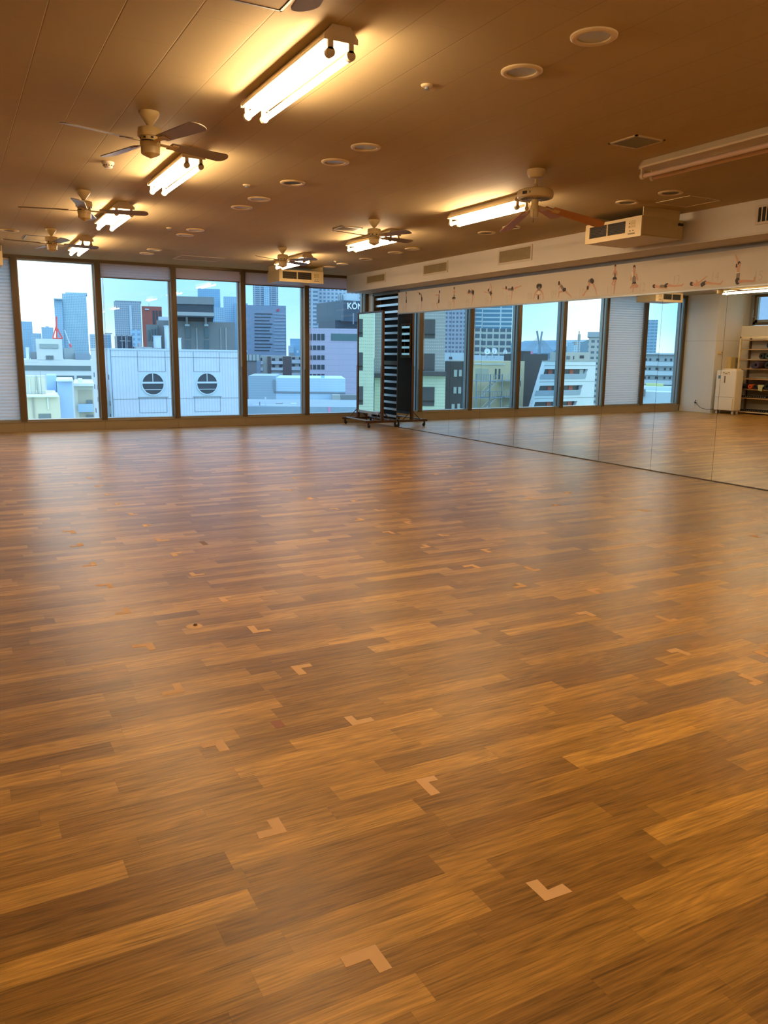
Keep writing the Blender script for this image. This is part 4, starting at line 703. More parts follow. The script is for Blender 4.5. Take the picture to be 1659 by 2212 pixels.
# ------------------------------------------------------------------ the city outside
G = -26.0
struct(MB().box(-4000, 4000, 30, 7000, G - 1, G).build('ground', 'asphalt'))
CITY = [('residential_tower', 'tower', 'tall hazy blue apartment tower with narrow left wing behind the first clear window', 't_haze_blue', -11.58, 11.69, 0, 40, -26.0, 59.35, [('side_wing', 't_haze_blue2', -19.45, -11.74, -3, 27, -13.15, 54.24), ('roof_canopy', 'white_far', -18.46, -11.5, -8, 2, 52.99, 54.12), ('crown', 't_haze_blue', -8.25, 12.75, 4, 34, 59.15, 61.0)], (117.92, 900.0, -0.1303)),
 ('office_tower', 'tower', 'hazy blue slab tower at far left of the skyline beside the pleated blind', 't_haze_blue2', -11.52, 11.64, 0, 40, -26.0, 33.66, [], (73.42, 1000.0, -0.0733)), ('apartment_block', 'building', 'low pale blue block between two towers on the far left skyline', 't_haze_blue3', -5.04, 5.06, 0, 30, -26.0, 20.01, [], (84.16, 950.0, -0.0884)),
 ('apartment_block', 'building', 'mid height blue block with twin fronts just left of the tallest tower', 't_haze_blue2', -5.38, 5.41, 0, 30, -26.0, 23.94, [('roof_house', 't_haze_blue2', -1.64, 1.66, 3, 13, 23.54, 25.06)], (85.43, 850.0, -0.1002)),
 ('office_block', 'building', 'square blue block standing right of the tallest tower, cut by the second mullion', 't_haze_blue3', -7.64, 7.7, 0, 40, -26.0, 14.53, [('roof_rail', 'steel', 3.24, 8.59, 3, 4, 14.86, 15.55)], (102.24, 650.0, -0.156)),
 ('long_white_office', 'building', 'long white office block with dark ribbon windows and a stair house on its roof', 'white_b', -5.28, 5.5, 0, 16, -26.0, 0.36,
  [('stair_house', 'white_b', -1.46, 1.57, 0, 10, 0.3, 2.91), ('sign_band', 'grey_far', -1.06, 1.11, -0.15, 0.15, 1.78, 2.29), ('window', 'glass_far', -0.4, -0.16, -0.15, 0.15, 0.41, 0.86), ('window', 'glass_far', -0.11, 0.16, -0.15, 0.15, 0.41, 0.87), ('window', 'glass_far', 0.22, 0.46, -0.15, 0.15, 0.42, 0.87), ('ribbon_window', 'glass_far', -5.19, 4.79, -0.1, 0.2, -0.96, -0.36),
   ('ribbon_window', 'glass_far', 0.66, 2.73, -0.1, 0.2, -2.1, -1.61), ('ribbon_window', 'glass_far', 3.06, 4.78, -0.1, 0.2, -1.98, -1.6), ('roof_shed', 'darkblue', 3.1, 4.9, 2, 7, 0.38, 1.2), ('roof_shed', 'grey_far', 1.79, 3.11, 6, 10, 0.32, 1.84), ('roof_unit', 'white_b', -2.7, -2.33, 1, 4, 0.32, 1.85), ('roof_unit', 'steel', -2.21, -1.56, 2, 5, 0.32, 1.29)],
  (11.09, 110.0, -0.1005)),
 ('beige_low_building', 'building', 'beige building with grey window below the white tanks, lower left of the clear window', 'beige_b', -1.19, 1.21, 0, 6, -26.0, -1.17,
  [('window', 'glass_far', 0.03, 0.68, -0.06, 0.24, -2.45, -2.13), ('drain_pipe', 'steel', -0.23, -0.18, -0.1, 0.02, -2.44, -1.18), ('drain_pipe', 'white_b', 0.53, 0.6, -0.1, 0.02, -1.87, -1.19), ('roof_edge', 'white_b', -1.18, 1.09, -0.3, 6.7, -1.17, -1.08)], (4.23, 50.0, -0.0844)),
 ('blue_stair_tower', 'building', 'plain light blue walled stair tower beside the white tanks', 'pale_blue', -0.44, 0.45, 0, 5, -26.0, -0.44, [('roof_cap', 'white_b', -0.49, 0.53, -0.4, 5.1, -0.49, -0.37), ('lower_wing', 'pale_blue', -1.08, -0.5, 1, 5, -1.53, -0.15)], (6.44, 56.0, -0.1145)),
 ('beige_balcony_flats', 'building', 'cream flats with recessed balconies left of the round-window building', 'beige_b', -0.66, 0.66, 0, 9, -26.0, -0.91,
  [('roof_slab', 'white_b', -0.66, 0.71, -0.5, 8.5, -1.02, -0.83), ('balcony_recess_shade', 'beige_shade', -0.41, 0.58, -0.02, 0.08, -2.3, -1.31), ('balcony_parapet', 'pale_blue', -0.44, 0.58, -0.4, -0.2, -2.88, -2.31), ('window', 'glass_far', 0.15, 0.57, -0.1, 0.2, -2.32, -2.04), ('balcony_recess_shade', 'beige_shade', -0.38, 0.59, -0.02, 0.08, -3.38, -2.91),  # flat panels in darker beige paint the shade of the balcony recesses
   ('window', 'glass_far', 0.09, 0.58, -0.1, 0.2, -3.35, -3.11), ('roof_unit', 'white_b', -0.38, -0.06, 1, 3, -0.95, -0.58)],
  (8.41, 62.0, -0.1348)),
 ('apartment_tower', 'tower', 'grey high-rise with open crown lattice left of the red building', 't_grey', -8.95, 9.03, 0, 40, -26.0, 36.26, [('crown_frame', 'steel', -8.21, 9.54, 0, 30, 36.26, 36.89), ('side_bay', 'white_far', 1.24, 2.81, -1, 2, 4.32, 33.74)], (113.67, 600.0, -0.1872)),
 ('apartment_block', 'building', 'slim bluish white block below the lattice-crowned tower', 't_haze_blue3', -1.71, 1.71, 0, 20, -26.0, 9.36, [], (59.34, 300.0, -0.1953)),
 ('red_building', 'building', 'red brick coloured building with dark upright window bays', 'red_b', -4.02, 4.05, 0, 30, -26.0, 20.29,
  [('sign', 'white_far', -2.73, -1.06, -0.3, 0.0, 18.81, 19.28), ('window_bay', 'dark_glass', 0.29, 1.13, -0.2, 0.1, 13.14, 18.6), ('window_bay', 'dark_glass', 1.6, 2.34, -0.2, 0.1, 13.17, 18.64), ('window_bay', 'dark_glass', 2.9, 3.65, -0.2, 0.1, 13.2, 18.67), ('roof_antenna', 'steel', -1.08, -0.95, 0, 0.5, 20.24, 21.55)], (76.15, 350.0, -0.2142)),
 ('grey_hall', 'building', 'grey hall with arched windows and a glazed roof left of the big concrete building', 'grey_b', -1.44, 1.45, 0, 25, -26.0, 7.98,
  [('skylight', 'white_far', -1.04, 1.2, 1, 9, 8.01, 8.76), ('arched_front', 'grey_b', -3.4, -1.24, -4, 16, 1.83, 6.96), ('window', 'glass_far', -3.11, -2.84, -4.2, -3.9, 3.84, 5.84), ('window', 'glass_far', -2.57, -2.3, -4.2, -3.9, 3.85, 6.04), ('window', 'glass_far', -2.03, -1.76, -4.2, -3.9, 3.86, 6.14), ('window', 'glass_far', -1.58, -1.31, -4.2, -3.9, 3.86, 6.24)], (39.74, 172.0, -0.2271)),
 ('concrete_building', 'building', 'big grey concrete building with overhanging top block behind the white facade', 'grey_b', -6.28, 6.4, 0, 14, -26.0, 7.1,
  [('top_block', 'grey_b', -5.27, 2.62, -6, 12, 9.86, 11.16), ('dark_band', 'dark_glass', -5.25, 2.51, -5.7, 11.3, 8.53, 9.88), ('ledge', 'concrete_lt', -5.34, 2.59, -6.2, 11.8, 7.87, 8.5), ('recessed_storey', 'dark_glass', -5.06, 2.44, 1, 11, 7.1, 8.18), ('window_strip', 'glass_far', -2.6, -1.77, -0.2, 0.1, 4.14, 5.97), ('window_strip', 'glass_far', -2.68, -1.84, -0.2, 0.1, 1.88, 3.72),
   ('window_strip', 'glass_far', 0.85, 1.56, -0.2, 0.1, 4.2, 6.04), ('window_strip', 'glass_far', 0.78, 1.5, -0.2, 0.1, 1.93, 3.78), ('column_cap', 'white_b', -2.62, -1.8, -1, 0, 6.23, 6.6), ('column_cap', 'white_b', 0.84, 1.55, -1, 0, 6.3, 6.67), ('column', 'concrete_lt', -2.47, -2.06, -0.8, -0.2, 6.6, 7.92), ('column', 'concrete_lt', 0.91, 1.32, -0.8, -0.2, 6.68, 8.0),
   ('wall_fin', 'concrete_lt', -0.69, -0.44, -0.15, 0.15, 1.9, 6.0), ('wall_fin', 'concrete_lt', 3.67, 3.84, -0.15, 0.15, 1.97, 6.09), ('wall_fin', 'concrete_lt', 4.6, 4.86, -0.15, 0.15, 1.98, 6.11)],
  (41.22, 150.0, -0.2682)),
 ('glass_tower', 'tower', 'blue glass tower with curved top rising behind the concrete building', 't_haze_blue2', -10.71, 10.77, 0, 50, -26.0, 63.48, [], (229.91, 800.0, -0.2798)), ('glass_tower', 'tower', 'short white curved-roof tower beside the concrete building in the third window', 't_haze_blue3', -4.14, 4.15, 0, 40, -26.0, 40.63, [], (209.98, 700.0, -0.2914)),
 ('glass_tower', 'tower', 'pale glass tower with an oval roof line left of the mullion', 't_haze_blue3', -6.18, 6.2, 0, 50, -26.0, 53.49, [('dark_side', 't_haze_blue2', 3.83, 15.79, -5, 35, -9.61, 47.58)], (235.65, 750.0, -0.3044)),
 ('wide_office_block', 'building', 'broad grey-blue office block with a small red logo and rows of slit windows', 'office_b', -13.04, 13.16, 0, 50, -26.0, 26.9,
  [('window_row', 'dark_glass', -3.46, 5.83, -0.3, 0.0, 22.27, 22.7), ('window_row', 'office_lt', 6.81, 12.96, -0.3, 0.0, 22.28, 22.86), ('window_row', 'dark_glass', -3.48, 5.08, -0.3, 0.0, 20.58, 21.01), ('window_row', 'office_lt', 6.79, 12.94, -0.3, 0.0, 20.59, 21.17), ('window_row', 'dark_glass', -3.51, 4.32, -0.3, 0.0, 18.77, 19.2),
   ('window_row', 'office_lt', 6.77, 12.93, -0.3, 0.0, 18.78, 19.36), ('window_row', 'dark_glass', -3.54, 5.77, -0.3, 0.0, 17.07, 17.5), ('window_row', 'office_lt', 6.75, 12.91, -0.3, 0.0, 17.06, 17.64), ('window_row', 'dark_glass', -3.57, 5.01, -0.3, 0.0, 15.32, 15.76), ('window_row', 'office_lt', 6.73, 12.89, -0.3, 0.0, 15.32, 15.9),
   ('window_row', 'dark_glass', -3.6, 4.24, -0.3, 0.0, 13.57, 14.01), ('window_row', 'office_lt', 6.7, 12.87, -0.3, 0.0, 13.57, 14.15), ('window_row', 'dark_glass', -3.63, 5.7, -0.3, 0.0, 11.89, 12.33), ('window_row', 'office_lt', 6.68, 12.86, -0.3, 0.0, 11.87, 12.45), ('window_row', 'dark_glass', -3.66, 4.93, -0.3, 0.0, 10.04, 10.48),
   ('window_row', 'office_lt', 6.66, 12.84, -0.3, 0.0, 10.02, 10.6), ('window_row', 'dark_glass', -3.69, 4.17, -0.3, 0.0, 8.38, 8.82), ('window_row', 'office_lt', 6.64, 12.82, -0.3, 0.0, 8.36, 8.95), ('window_row', 'dark_glass', -3.72, 5.63, -0.3, 0.0, 6.54, 6.98), ('window_row', 'office_lt', 6.62, 12.8, -0.3, 0.0, 6.51, 7.09), ('window_row', 'dark_glass', -3.75, 4.87, -0.3, 0.0, 4.83, 5.27),
   ('window_row', 'office_lt', 6.59, 12.79, -0.3, 0.0, 4.79, 5.38), ('window_row', 'dark_glass', -3.78, 4.1, -0.3, 0.0, 3.12, 3.56), ('window_row', 'office_lt', 6.57, 12.77, -0.3, 0.0, 3.08, 3.67), ('red_logo', 'red_logo', 8.18, 8.67, -0.4, -0.1, 23.82, 25.02), ('red_logo', 'red_logo', 8.92, 9.41, -0.4, -0.1, 24.08, 25.28)],
  (148.8, 420.0, -0.3405)),
 ('balcony_tower', 'tower', 'high-rise with stacked balconies rising behind the broad office block', 't_balc', -10.27, 10.32, 0, 40, -26.0, 56.73, [('centre_bay', 't_haze_blue3', -1.42, 3.28, -4, 6, 38.78, 55.7)], (234.35, 650.0, -0.346)),
 ('distant_tower', 'tower', 'faint blue distant tower low on the horizon in the fourth window', 't_haze_blue2', -7.07, 7.08, 0, 40, -26.0, 19.72, [('lower_block', 't_haze_blue3', -8.96, -2.54, -10, 10, -0.84, 11.33)], (361.36, 900.0, -0.3818)),
 ('curved_apartments', 'building', 'grey apartments with a striped curved parapet behind the pale warehouse', 'grey_b', -2.0, 2.01, 0, 20, -26.0, 1.35, [('parapet', 'stripes', -1.91, 2.77, -0.3, 0.0, -0.24, 1.24)], (65.94, 196.0, -0.3245)),
 ('balcony_apartments', 'building', 'apartments with white balconies and dark brown end walls behind the pale warehouse', 'beige_gr', -5.36, 5.39, 0, 20, -26.0, 1.0,
  [('brown_wall', 'brown_b', -3.57, -2.76, -0.6, 3.4, -3.99, 0.84), ('brown_wall', 'brown_b', 0.26, 2.3, -0.6, 3.4, -3.95, 0.9), ('balcony', 'white_b', -2.63, 0.27, -0.5, -0.2, -1.03, -0.28), ('balcony', 'white_b', -2.65, 0.25, -0.5, -0.2, -2.59, -1.89), ('balcony', 'white_b', -2.67, 0.24, -0.5, -0.2, -3.97, -3.28), ('balcony', 'white_b', 2.48, 4.82, -0.5, -0.2, -0.8, 0.13),
   ('balcony', 'white_b', 2.47, 4.81, -0.5, -0.2, -2.53, -1.61), ('balcony', 'white_b', 2.46, 4.8, -0.5, -0.2, -4.04, -3.23), ('window', 'dark_glass', -2.39, -1.7, -0.2, 0.1, -0.24, 0.4), ('window', 'dark_glass', -2.41, -1.72, -0.2, 0.1, -1.8, -1.22), ('window', 'dark_glass', -0.65, 0.05, -0.2, 0.1, -0.22, 0.42), ('window', 'dark_glass', -0.67, 0.03, -0.2, 0.1, -1.78, -1.2),
   ('window', 'dark_glass', 2.61, 3.31, -0.2, 0.1, 0.11, 0.69), ('window', 'dark_glass', 2.6, 3.3, -0.2, 0.1, -1.62, -1.04), ('window', 'dark_glass', 4.37, 4.83, -0.2, 0.1, 0.13, 0.71), ('window', 'dark_glass', 4.35, 4.82, -0.2, 0.1, -1.6, -1.02), ('balcony', 'white_b', -5.29, -4.71, -0.5, -0.2, -1.13, -0.33), ('balcony', 'white_b', -5.31, -4.74, -0.5, -0.2, -2.74, -1.94),
   ('window', 'dark_glass', -5.29, -4.94, -0.2, 0.1, -0.22, 0.47), ('roof_unit', 'steel', 1.94, 3.24, 2, 5, 1.03, 1.84), ('roof_dish', 'white_b', 3.83, 4.3, 2, 2.5, 1.86, 2.44)],
  (74.37, 195.0, -0.3643)),
 ('pale_warehouse', 'building', 'low pale blue warehouse with ribbed siding in the fourth and fifth windows', 'siding', -4.59, 4.62, 0, 14, -26.0, -1.66,
  [('end_wing', 'siding_gr', -8.19, -4.6, 0, 13, -6.78, -1.43), ('gap_band', 'steel', -4.78, 4.62, -0.1, 0.2, -3.64, -3.42), ('vertical_joint', 'steel', -4.86, -4.67, -0.25, 0.05, -3.47, -1.89), ('corner_box', 'beige_gr', 2.81, 3.84, -3, 0, -5.17, -3.7), ('corner_box', 'grey_b', 3.84, 6.31, -3, 0, -5.16, -3.69), ('roof_hatch', 'pale_blue', 1.44, 1.88, 2, 4, -1.76, -1.39)],  # one corner box, its lighter and darker faces shaded by colour
  (42.18, 100.0, -0.3991)),
 ('flat_roof_building', 'building', 'nearest flat roofed grey-blue building with a pink stripe on its parapet', 'bluegrey', -6.37, 6.48, 0, 12, -26.0, -3.35,
  [('pink_stripe', 'pink_b', 2.53, 2.77, -0.05, 0.05, -4.26, -3.36), ('roof_pipe', 'white_b', -4.59, -0.44, 2, 2.4, -3.48, -3.34), ('roof_unit', 'white_b', -0.98, -0.45, 3, 4, -3.52, -3.26), ('roof_unit', 'steel', -2.43, -1.8, 4, 5.5, -3.6, -3.28), ('roof_pipe', 'steel', -3.91, -3.82, 1.5, 1.6, -3.45, -3.02), ('roof_pipe', 'white_b', -3.39, -3.26, 1.5, 1.7, -3.45, -2.58)],
  (28.54, 70.0, -0.3872)),
 ('pinkish_office', 'building', 'lilac-pink office building with small square windows and one ribbon window', 'pink_wall', -9.88, 9.93, 0, 40, -26.0, 6.67,
  [('window', 'dark_glass', -9.58, -9.34, -0.1, 0.2, 4.25, 5.53), ('window', 'dark_glass', -8.65, -8.04, -0.1, 0.2, 4.27, 5.55), ('window', 'dark_glass', -7.9, -7.53, -0.1, 0.2, 4.28, 5.56), ('window', 'dark_glass', -7.34, -6.69, -0.1, 0.2, 4.29, 5.57), ('window', 'dark_glass', -6.5, -5.85, -0.1, 0.2, 4.3, 5.58), ('window', 'dark_glass', -5.67, -5.01, -0.1, 0.2, 4.31, 5.59),
   ('window', 'dark_glass', -9.59, -9.36, -0.1, 0.2, 2.33, 3.2), ('window', 'dark_glass', -8.66, -8.05, -0.1, 0.2, 2.35, 3.22), ('window', 'dark_glass', -7.91, -7.54, -0.1, 0.2, 2.35, 3.23), ('window', 'dark_glass', -7.35, -6.7, -0.1, 0.2, 2.36, 3.24), ('window', 'dark_glass', -6.51, -5.86, -0.1, 0.2, 2.37, 3.25), ('window', 'dark_glass', -5.67, -5.01, -0.1, 0.2, 2.39, 3.26),
   ('window', 'dark_glass', -9.6, -9.37, -0.1, 0.2, 0.4, 1.26), ('window', 'dark_glass', -8.67, -8.06, -0.1, 0.2, 0.41, 1.28), ('window', 'dark_glass', -7.92, -7.54, -0.1, 0.2, 0.42, 1.29), ('window', 'dark_glass', -7.36, -6.7, -0.1, 0.2, 0.43, 1.3), ('window', 'dark_glass', -6.51, -5.86, -0.1, 0.2, 0.44, 1.31), ('window', 'dark_glass', -5.67, -5.02, -0.1, 0.2, 0.45, 1.32),
   ('window', 'dark_glass', -9.61, -9.38, -0.1, 0.2, -1.55, -0.62), ('window', 'dark_glass', -8.68, -8.07, -0.1, 0.2, -1.53, -0.6), ('window', 'dark_glass', -7.93, -7.55, -0.1, 0.2, -1.52, -0.6), ('window', 'dark_glass', -7.36, -6.71, -0.1, 0.2, -1.51, -0.59), ('window', 'dark_glass', -6.52, -5.86, -0.1, 0.2, -1.5, -0.58), ('window', 'dark_glass', -5.67, -5.02, -0.1, 0.2, -1.49, -0.57),
   ('window', 'dark_glass', -9.63, -9.39, -0.1, 0.2, -3.4, -2.47), ('window', 'dark_glass', -8.69, -8.07, -0.1, 0.2, -3.39, -2.46), ('window', 'dark_glass', -7.93, -7.56, -0.1, 0.2, -3.38, -2.45), ('window', 'dark_glass', -7.37, -6.71, -0.1, 0.2, -3.37, -2.44), ('window', 'dark_glass', -6.52, -5.86, -0.1, 0.2, -3.36, -2.43), ('window', 'dark_glass', -5.68, -5.02, -0.1, 0.2, -3.35, -2.42),
   ('ribbon_window', 'teal_glass', -3.71, 4.25, -0.1, 0.2, 4.3, 5.67)],
  (71.78, 150.0, -0.4463)),
 ('rooftop_sign_block', 'building', 'dark glass block with white sign letters on top of the lilac office building', 'signdark', 82.66, 89.74, 176, 192, 9.25, 14.04,
  [('lower_storey', 'dark_glass', 81.43, 90.8, 178, 188, 6.71, 9.52), ('mast', 'steel', 84.24, 84.42, 174, 174.3, 8.6, 11.14), ('roof_post', 'steel', 84.17, 84.35, 182, 182.4, 14.05, 15.79), ('roof_post', 'steel', 84.72, 84.91, 182, 182.4, 14.08, 15.81), ('roof_post', 'steel', 85.28, 85.46, 182, 182.4, 14.1, 15.84), ('roof_post', 'steel', 85.84, 86.02, 182, 182.4, 14.12, 15.86),
   ('roof_tank', 'white_b', 85.38, 88.23, 180, 184, 14.28, 15.95)],
  ''),
 ('ribbed_tower', 'tower', 'tall apartment tower with dark wavy balconies left of the dark sign block', 't_balc', -2.39, 2.4, 0, 30, -26.0, 34.33, [], (127.11, 300.0, -0.4008)), ('grid_tower', 'tower', 'very tall white-gridded apartment tower behind the dark sign block', 't_grid', -14.2, 14.25, 0, 30, -26.0, 38.57, [], (153.84, 320.0, -0.4481)),
 ('cream_tile_building', 'building', 'cream tiled apartment building with dark recessed balconies seen only in the mirrors', 'cream_tile', -1.37, 1.37, 0, 12, -26.0, 10.07,
  [('balcony_recess_shade', 'dark_b', -0.29, 1.25, -0.02, 0.08, 3.12, 4.8), ('balcony_recess_shade', 'dark_b', -0.32, 1.24, -0.02, 0.08, -0.01, 1.69), ('balcony_recess_shade', 'dark_b', -0.37, 1.22, -0.02, 0.08, -3.27, -1.5), ('balcony_rail', 'black', -0.29, 1.16, -0.15, -0.07, 3.47, 3.55), ('balcony_rail', 'black', -0.32, 1.14, -0.15, -0.07, 0.34, 0.43),  # flat dark panels on the wall, recess shade given as colour
   ('balcony_rail', 'black', -0.35, 1.12, -0.15, -0.07, -2.92, -2.83)],
  (-19.65, 70.0, 0.4669)),
 ('grey_tile_building', 'building', 'tiled building, grey above and cream below a dark cornice, with deep balconies', 'grey_tile', -3.19, 3.19, 0, 12, -26.0, 10.5,
  [('cream_base', 'cream_tile', -3.3, 3.13, -0.3, 4.7, -7.68, -0.77), ('cornice', 'dark_b', -3.34, 3.14, -1.0, 2.0, -0.72, -0.33), ('balcony_recess_shade', 'dark_b', -2.16, -0.5, -0.05, 0.05, 2.93, 4.77), ('balcony_recess_shade', 'dark_b', -2.19, -0.57, -0.05, 0.05, -0.25, 1.44), ('balcony_recess_shade', 'dark_b', -2.22, -0.64, -0.4, -0.3, -3.74, -1.85),  # shade inside the balconies painted as flat dark panels
   ('balcony_rail', 'black', -2.17, -0.65, -0.2, -0.12, 3.27, 3.34), ('balcony_rail', 'black', -2.23, -0.79, -0.55, -0.47, -3.29, -3.22)],
  (-25.34, 71.0, 0.5235)),
 ('dark_grey_house', 'building', 'charcoal house with pairs of slim white-framed windows next to the tiled building', 'dark_b', -1.33, 1.33, 0, 9, -26.0, 0.61,
  [('window', 'white_win', -0.08, 0.28, -0.1, 0.2, -1.04, -0.3), ('window', 'white_win', -0.59, -0.28, -0.1, 0.2, -1.01, -0.3), ('window', 'white_win', -0.06, 0.27, -0.1, 0.2, -2.89, -2.18), ('window', 'white_win', -0.57, -0.24, -0.1, 0.2, -2.89, -2.17), ('window', 'white_win', 0.11, 0.45, -0.1, 0.2, -4.79, -4.07), ('window', 'white_win', -0.48, -0.19, -0.1, 0.2, -4.79, -4.02)],
  (-33.87, 76.0, 0.5774)),
 ('grid_tower', 'tower', 'grey-violet tower with a fine window grid above the charcoal house', 't_grid2', -4.06, 4.06, 0, 30, -26.0, 29.05, [], (-152.12, 260.0, 0.573)),
 ('white_roof_house', 'building', 'low white building behind the charcoal house', 'white_far', -2.4, 2.4, 0, 10, -26.0, 1.65, [('window', 'dark_glass', 1.09, 1.37, -0.1, 0.2, 0.35, 0.81), ('window', 'dark_glass', 0.71, 0.95, -0.1, 0.2, 0.35, 0.81)], (-75.25, 140.0, 0.5758)),
 ('balcony_tower', 'tower', 'blue glass tower with white balcony slabs above the cream fire-escape building', 't_balc2', -7.56, 7.6, 0, 25, -26.0, 31.58, [], (-169.45, 260.0, 0.6187)), ('beige_grid_block', 'building', 'beige framed block in front of the blue balcony tower', 't_beige', -4.7, 4.73, 0, 15, -26.0, 7.82, [], (-105.63, 170.0, 0.6196)),
 ('white_dish_building', 'building', 'white building with satellite dishes on its roof behind the fire-escape building', 'white_far', -5.86, 5.91, 0, 14, -26.0, 1.13, [('window', 'glass_far', -4.45, -4.04, -0.1, 0.2, 0.25, 0.76), ('window', 'glass_far', -3.53, -3.12, -0.1, 0.2, 0.24, 0.75)], (-92.71, 150.0, 0.6256)),
 ('cream_fire_escape_building', 'building', 'cream building with a grey steel fire escape on its front', 'cream_b', -73.48, -62.11, 115, 121, -26.0, 0.31,
  [('door_recess_shade', 'beige_shade', -65.86, -63.18, 114.95, 115.05, -3.01, -0.98), ('slit_window', 'dark_glass', -67.5, -67.21, 114.92, 115.22, -2.72, -0.99), ('slit_window', 'dark_glass', -68.28, -67.99, 114.92, 115.22, -2.73, -0.99), ('roof_rail', 'white_b', -69.18, -62.63, 114.8, 114.9, -0.28, -0.13), ('window', 'dark_glass', -71.13, -70.73, 114.9, 115.2, -1.79, -0.92),  # doorway is a flat panel, its shade painted as darker beige
   ('window', 'dark_glass', -72.76, -72.36, 114.9, 115.2, -4.05, -3.08)],
  ''),
 ('concrete_side_wall', 'building', 'dark grey concrete building beside the white sloping building', 'dark_b', -83.93, -78.19, 121.5, 127.5, -26.0, 1.58, [('roof_bump', 'dark_b', -80.57, -79.17, 122.5, 125.5, 1.48, 2.12)], ''), ('pink_billboard', 'billboard', 'plain pink rooftop panel behind the dark concrete building', 'pink_b', -1.46, 1.46, 0, 0.8, -0.17, 2.21, [], (-93.13, 140.0, 0.6605)),
 ('grey_beige_house', 'building', 'pale grey house with two windows above the white sloping building', 'beige_gr', -4.18, 4.22, 0, 14, -26.0, 2.06, [('window', 'glass_far', 0.02, 0.81, -0.1, 0.2, 0.55, 1.25), ('window', 'dark_glass', -0.88, -0.68, -0.1, 0.2, 0.56, 1.26), ('window', 'dark_glass', -2.95, -2.06, -0.1, 0.2, 0.78, 1.38)], (-105.13, 140.0, 0.7118)),
 ('grey_office', 'building', 'grey office with rows of small windows at the right of the mirror view', 't_office', -2.73, 2.74, 0, 25, -26.0, 9.87, [('roof_storey', 'bluegrey', -2.03, 3.24, -0.5, 17.5, 8.03, 9.85)], (-194.74, 230.0, 0.7409)), ('hazy_block', 'building', 'hazy blue far block left of the radio mast', 't_haze_blue2', -4.06, 4.07, 0, 30, -26.0, 12.61, [], (-503.06, 600.0, 0.7129)),
 ('hazy_block', 'building', 'hazy pale far block beside the radio mast', 't_haze_blue3', -2.5, 2.5, 0, 30, -26.0, 12.96, [], (-421.97, 500.0, 0.719)), ('slab_tower', 'tower', 'blue-grey slab tower seen in the mirror right of the blind', 't_slab', -4.24, 4.27, 0, 20, -26.0, 21.6, [], (-345.85, 350.0, 0.8015)),
 ('white_balcony_apartments', 'building', 'white apartments with three rows of balconies in the mirror beside the column', 'pale_grey', -3.37, 3.41, 0, 14, -26.0, 1.78,
  [('balcony', 'white_b', -3.16, 2.85, -0.8, -0.5, -0.6, 0.22), ('balcony', 'white_b', -3.31, 2.81, -0.8, -0.5, -2.45, -1.62), ('balcony', 'white_b', -3.45, 2.77, -0.8, -0.5, -4.3, -3.46), ('window', 'dark_glass', 2.3, 2.66, -0.1, 0.2, 0.37, 0.84), ('window', 'dark_glass', 1.49, 1.85, -0.1, 0.2, 0.38, 0.84), ('window', 'dark_glass', 0.16, 0.51, -0.1, 0.2, 0.4, 0.86),
   ('window', 'dark_glass', -1.26, -0.91, -0.1, 0.2, 0.41, 0.87), ('window', 'dark_glass', -2.32, -1.97, -0.1, 0.2, 0.42, 0.88), ('window', 'dark_glass', 2.3, 2.66, -0.1, 0.2, -1.48, -1.02), ('window', 'dark_glass', 1.49, 1.85, -0.1, 0.2, -1.47, -1.01), ('window', 'dark_glass', 0.15, 0.51, -0.1, 0.2, -1.45, -0.99), ('window', 'dark_glass', -1.27, -0.92, -0.1, 0.2, -1.43, -0.97),
   ('window', 'dark_glass', -2.33, -1.98, -0.1, 0.2, -1.42, -0.96), ('window', 'dark_glass', 2.31, 2.67, -0.1, 0.2, -3.25, -2.79), ('window', 'dark_glass', 1.5, 1.86, -0.1, 0.2, -3.24, -2.78), ('window', 'dark_glass', 0.15, 0.51, -0.1, 0.2, -3.22, -2.75), ('window', 'dark_glass', -1.27, -0.92, -0.1, 0.2, -3.19, -2.73), ('window', 'dark_glass', -2.33, -1.98, -0.1, 0.2, -3.18, -2.71),
   ('roof_edge', 'white_b', -3.01, 3.72, -0.8, 12.2, 1.68, 1.96)],
  (-111.42, 120.0, 0.814)),
 ('white_flat_roof', 'building', 'low white roof with a grey shed and yellow-green cover in the mirror view', 'white_b', -2.31, 2.34, 0, 10, -26.0, -3.39, [('shed', 'brown_gr', 1.09, 2.11, -0.5, 1.5, -4.03, -3.1), ('yellow_cover', 'yellow_b', -1.09, 1.16, 6, 7.5, -3.12, -2.47), ('roof_step', 'white_b', -2.33, 1.73, 4, 8, -3.68, -2.85)], (-68.56, 80.0, 0.811))]
for name, cat, lab, mm, x0, x1, y0, y1, zb, zt, parts, grp in CITY:
    if grp:
        r = root(name, (grp[0], grp[1], zb), lab, cat); r.rotation_euler = (0, 0, grp[2])
        MB().box(x0, x1, y0, y1, 0, zt - zb).build('walls', mm, r, local=True)
        for pn, pm, a, b, c, d, e_, f_ in parts: MB().box(a, b, c, d, e_ - zb, f_ - zb).build(pn, pm, r, local=True)
        continue
    if not parts:
        o = MB().box(x0, x1, y0, y1, zb, zt).build(name, mm); o.location = (0, 0, 0); tag(o, lab, cat); continue
    r = root(name, ((x0 + x1) / 2, y0, zb), lab, cat)
    MB().box(x0, x1, y0, y1, zb, zt).build('walls', mm, r)
    for pn, pm, a, b, c, d, e_, f_ in parts: MB().box(a, b, c, d, e_, f_).build(pn, pm, r)
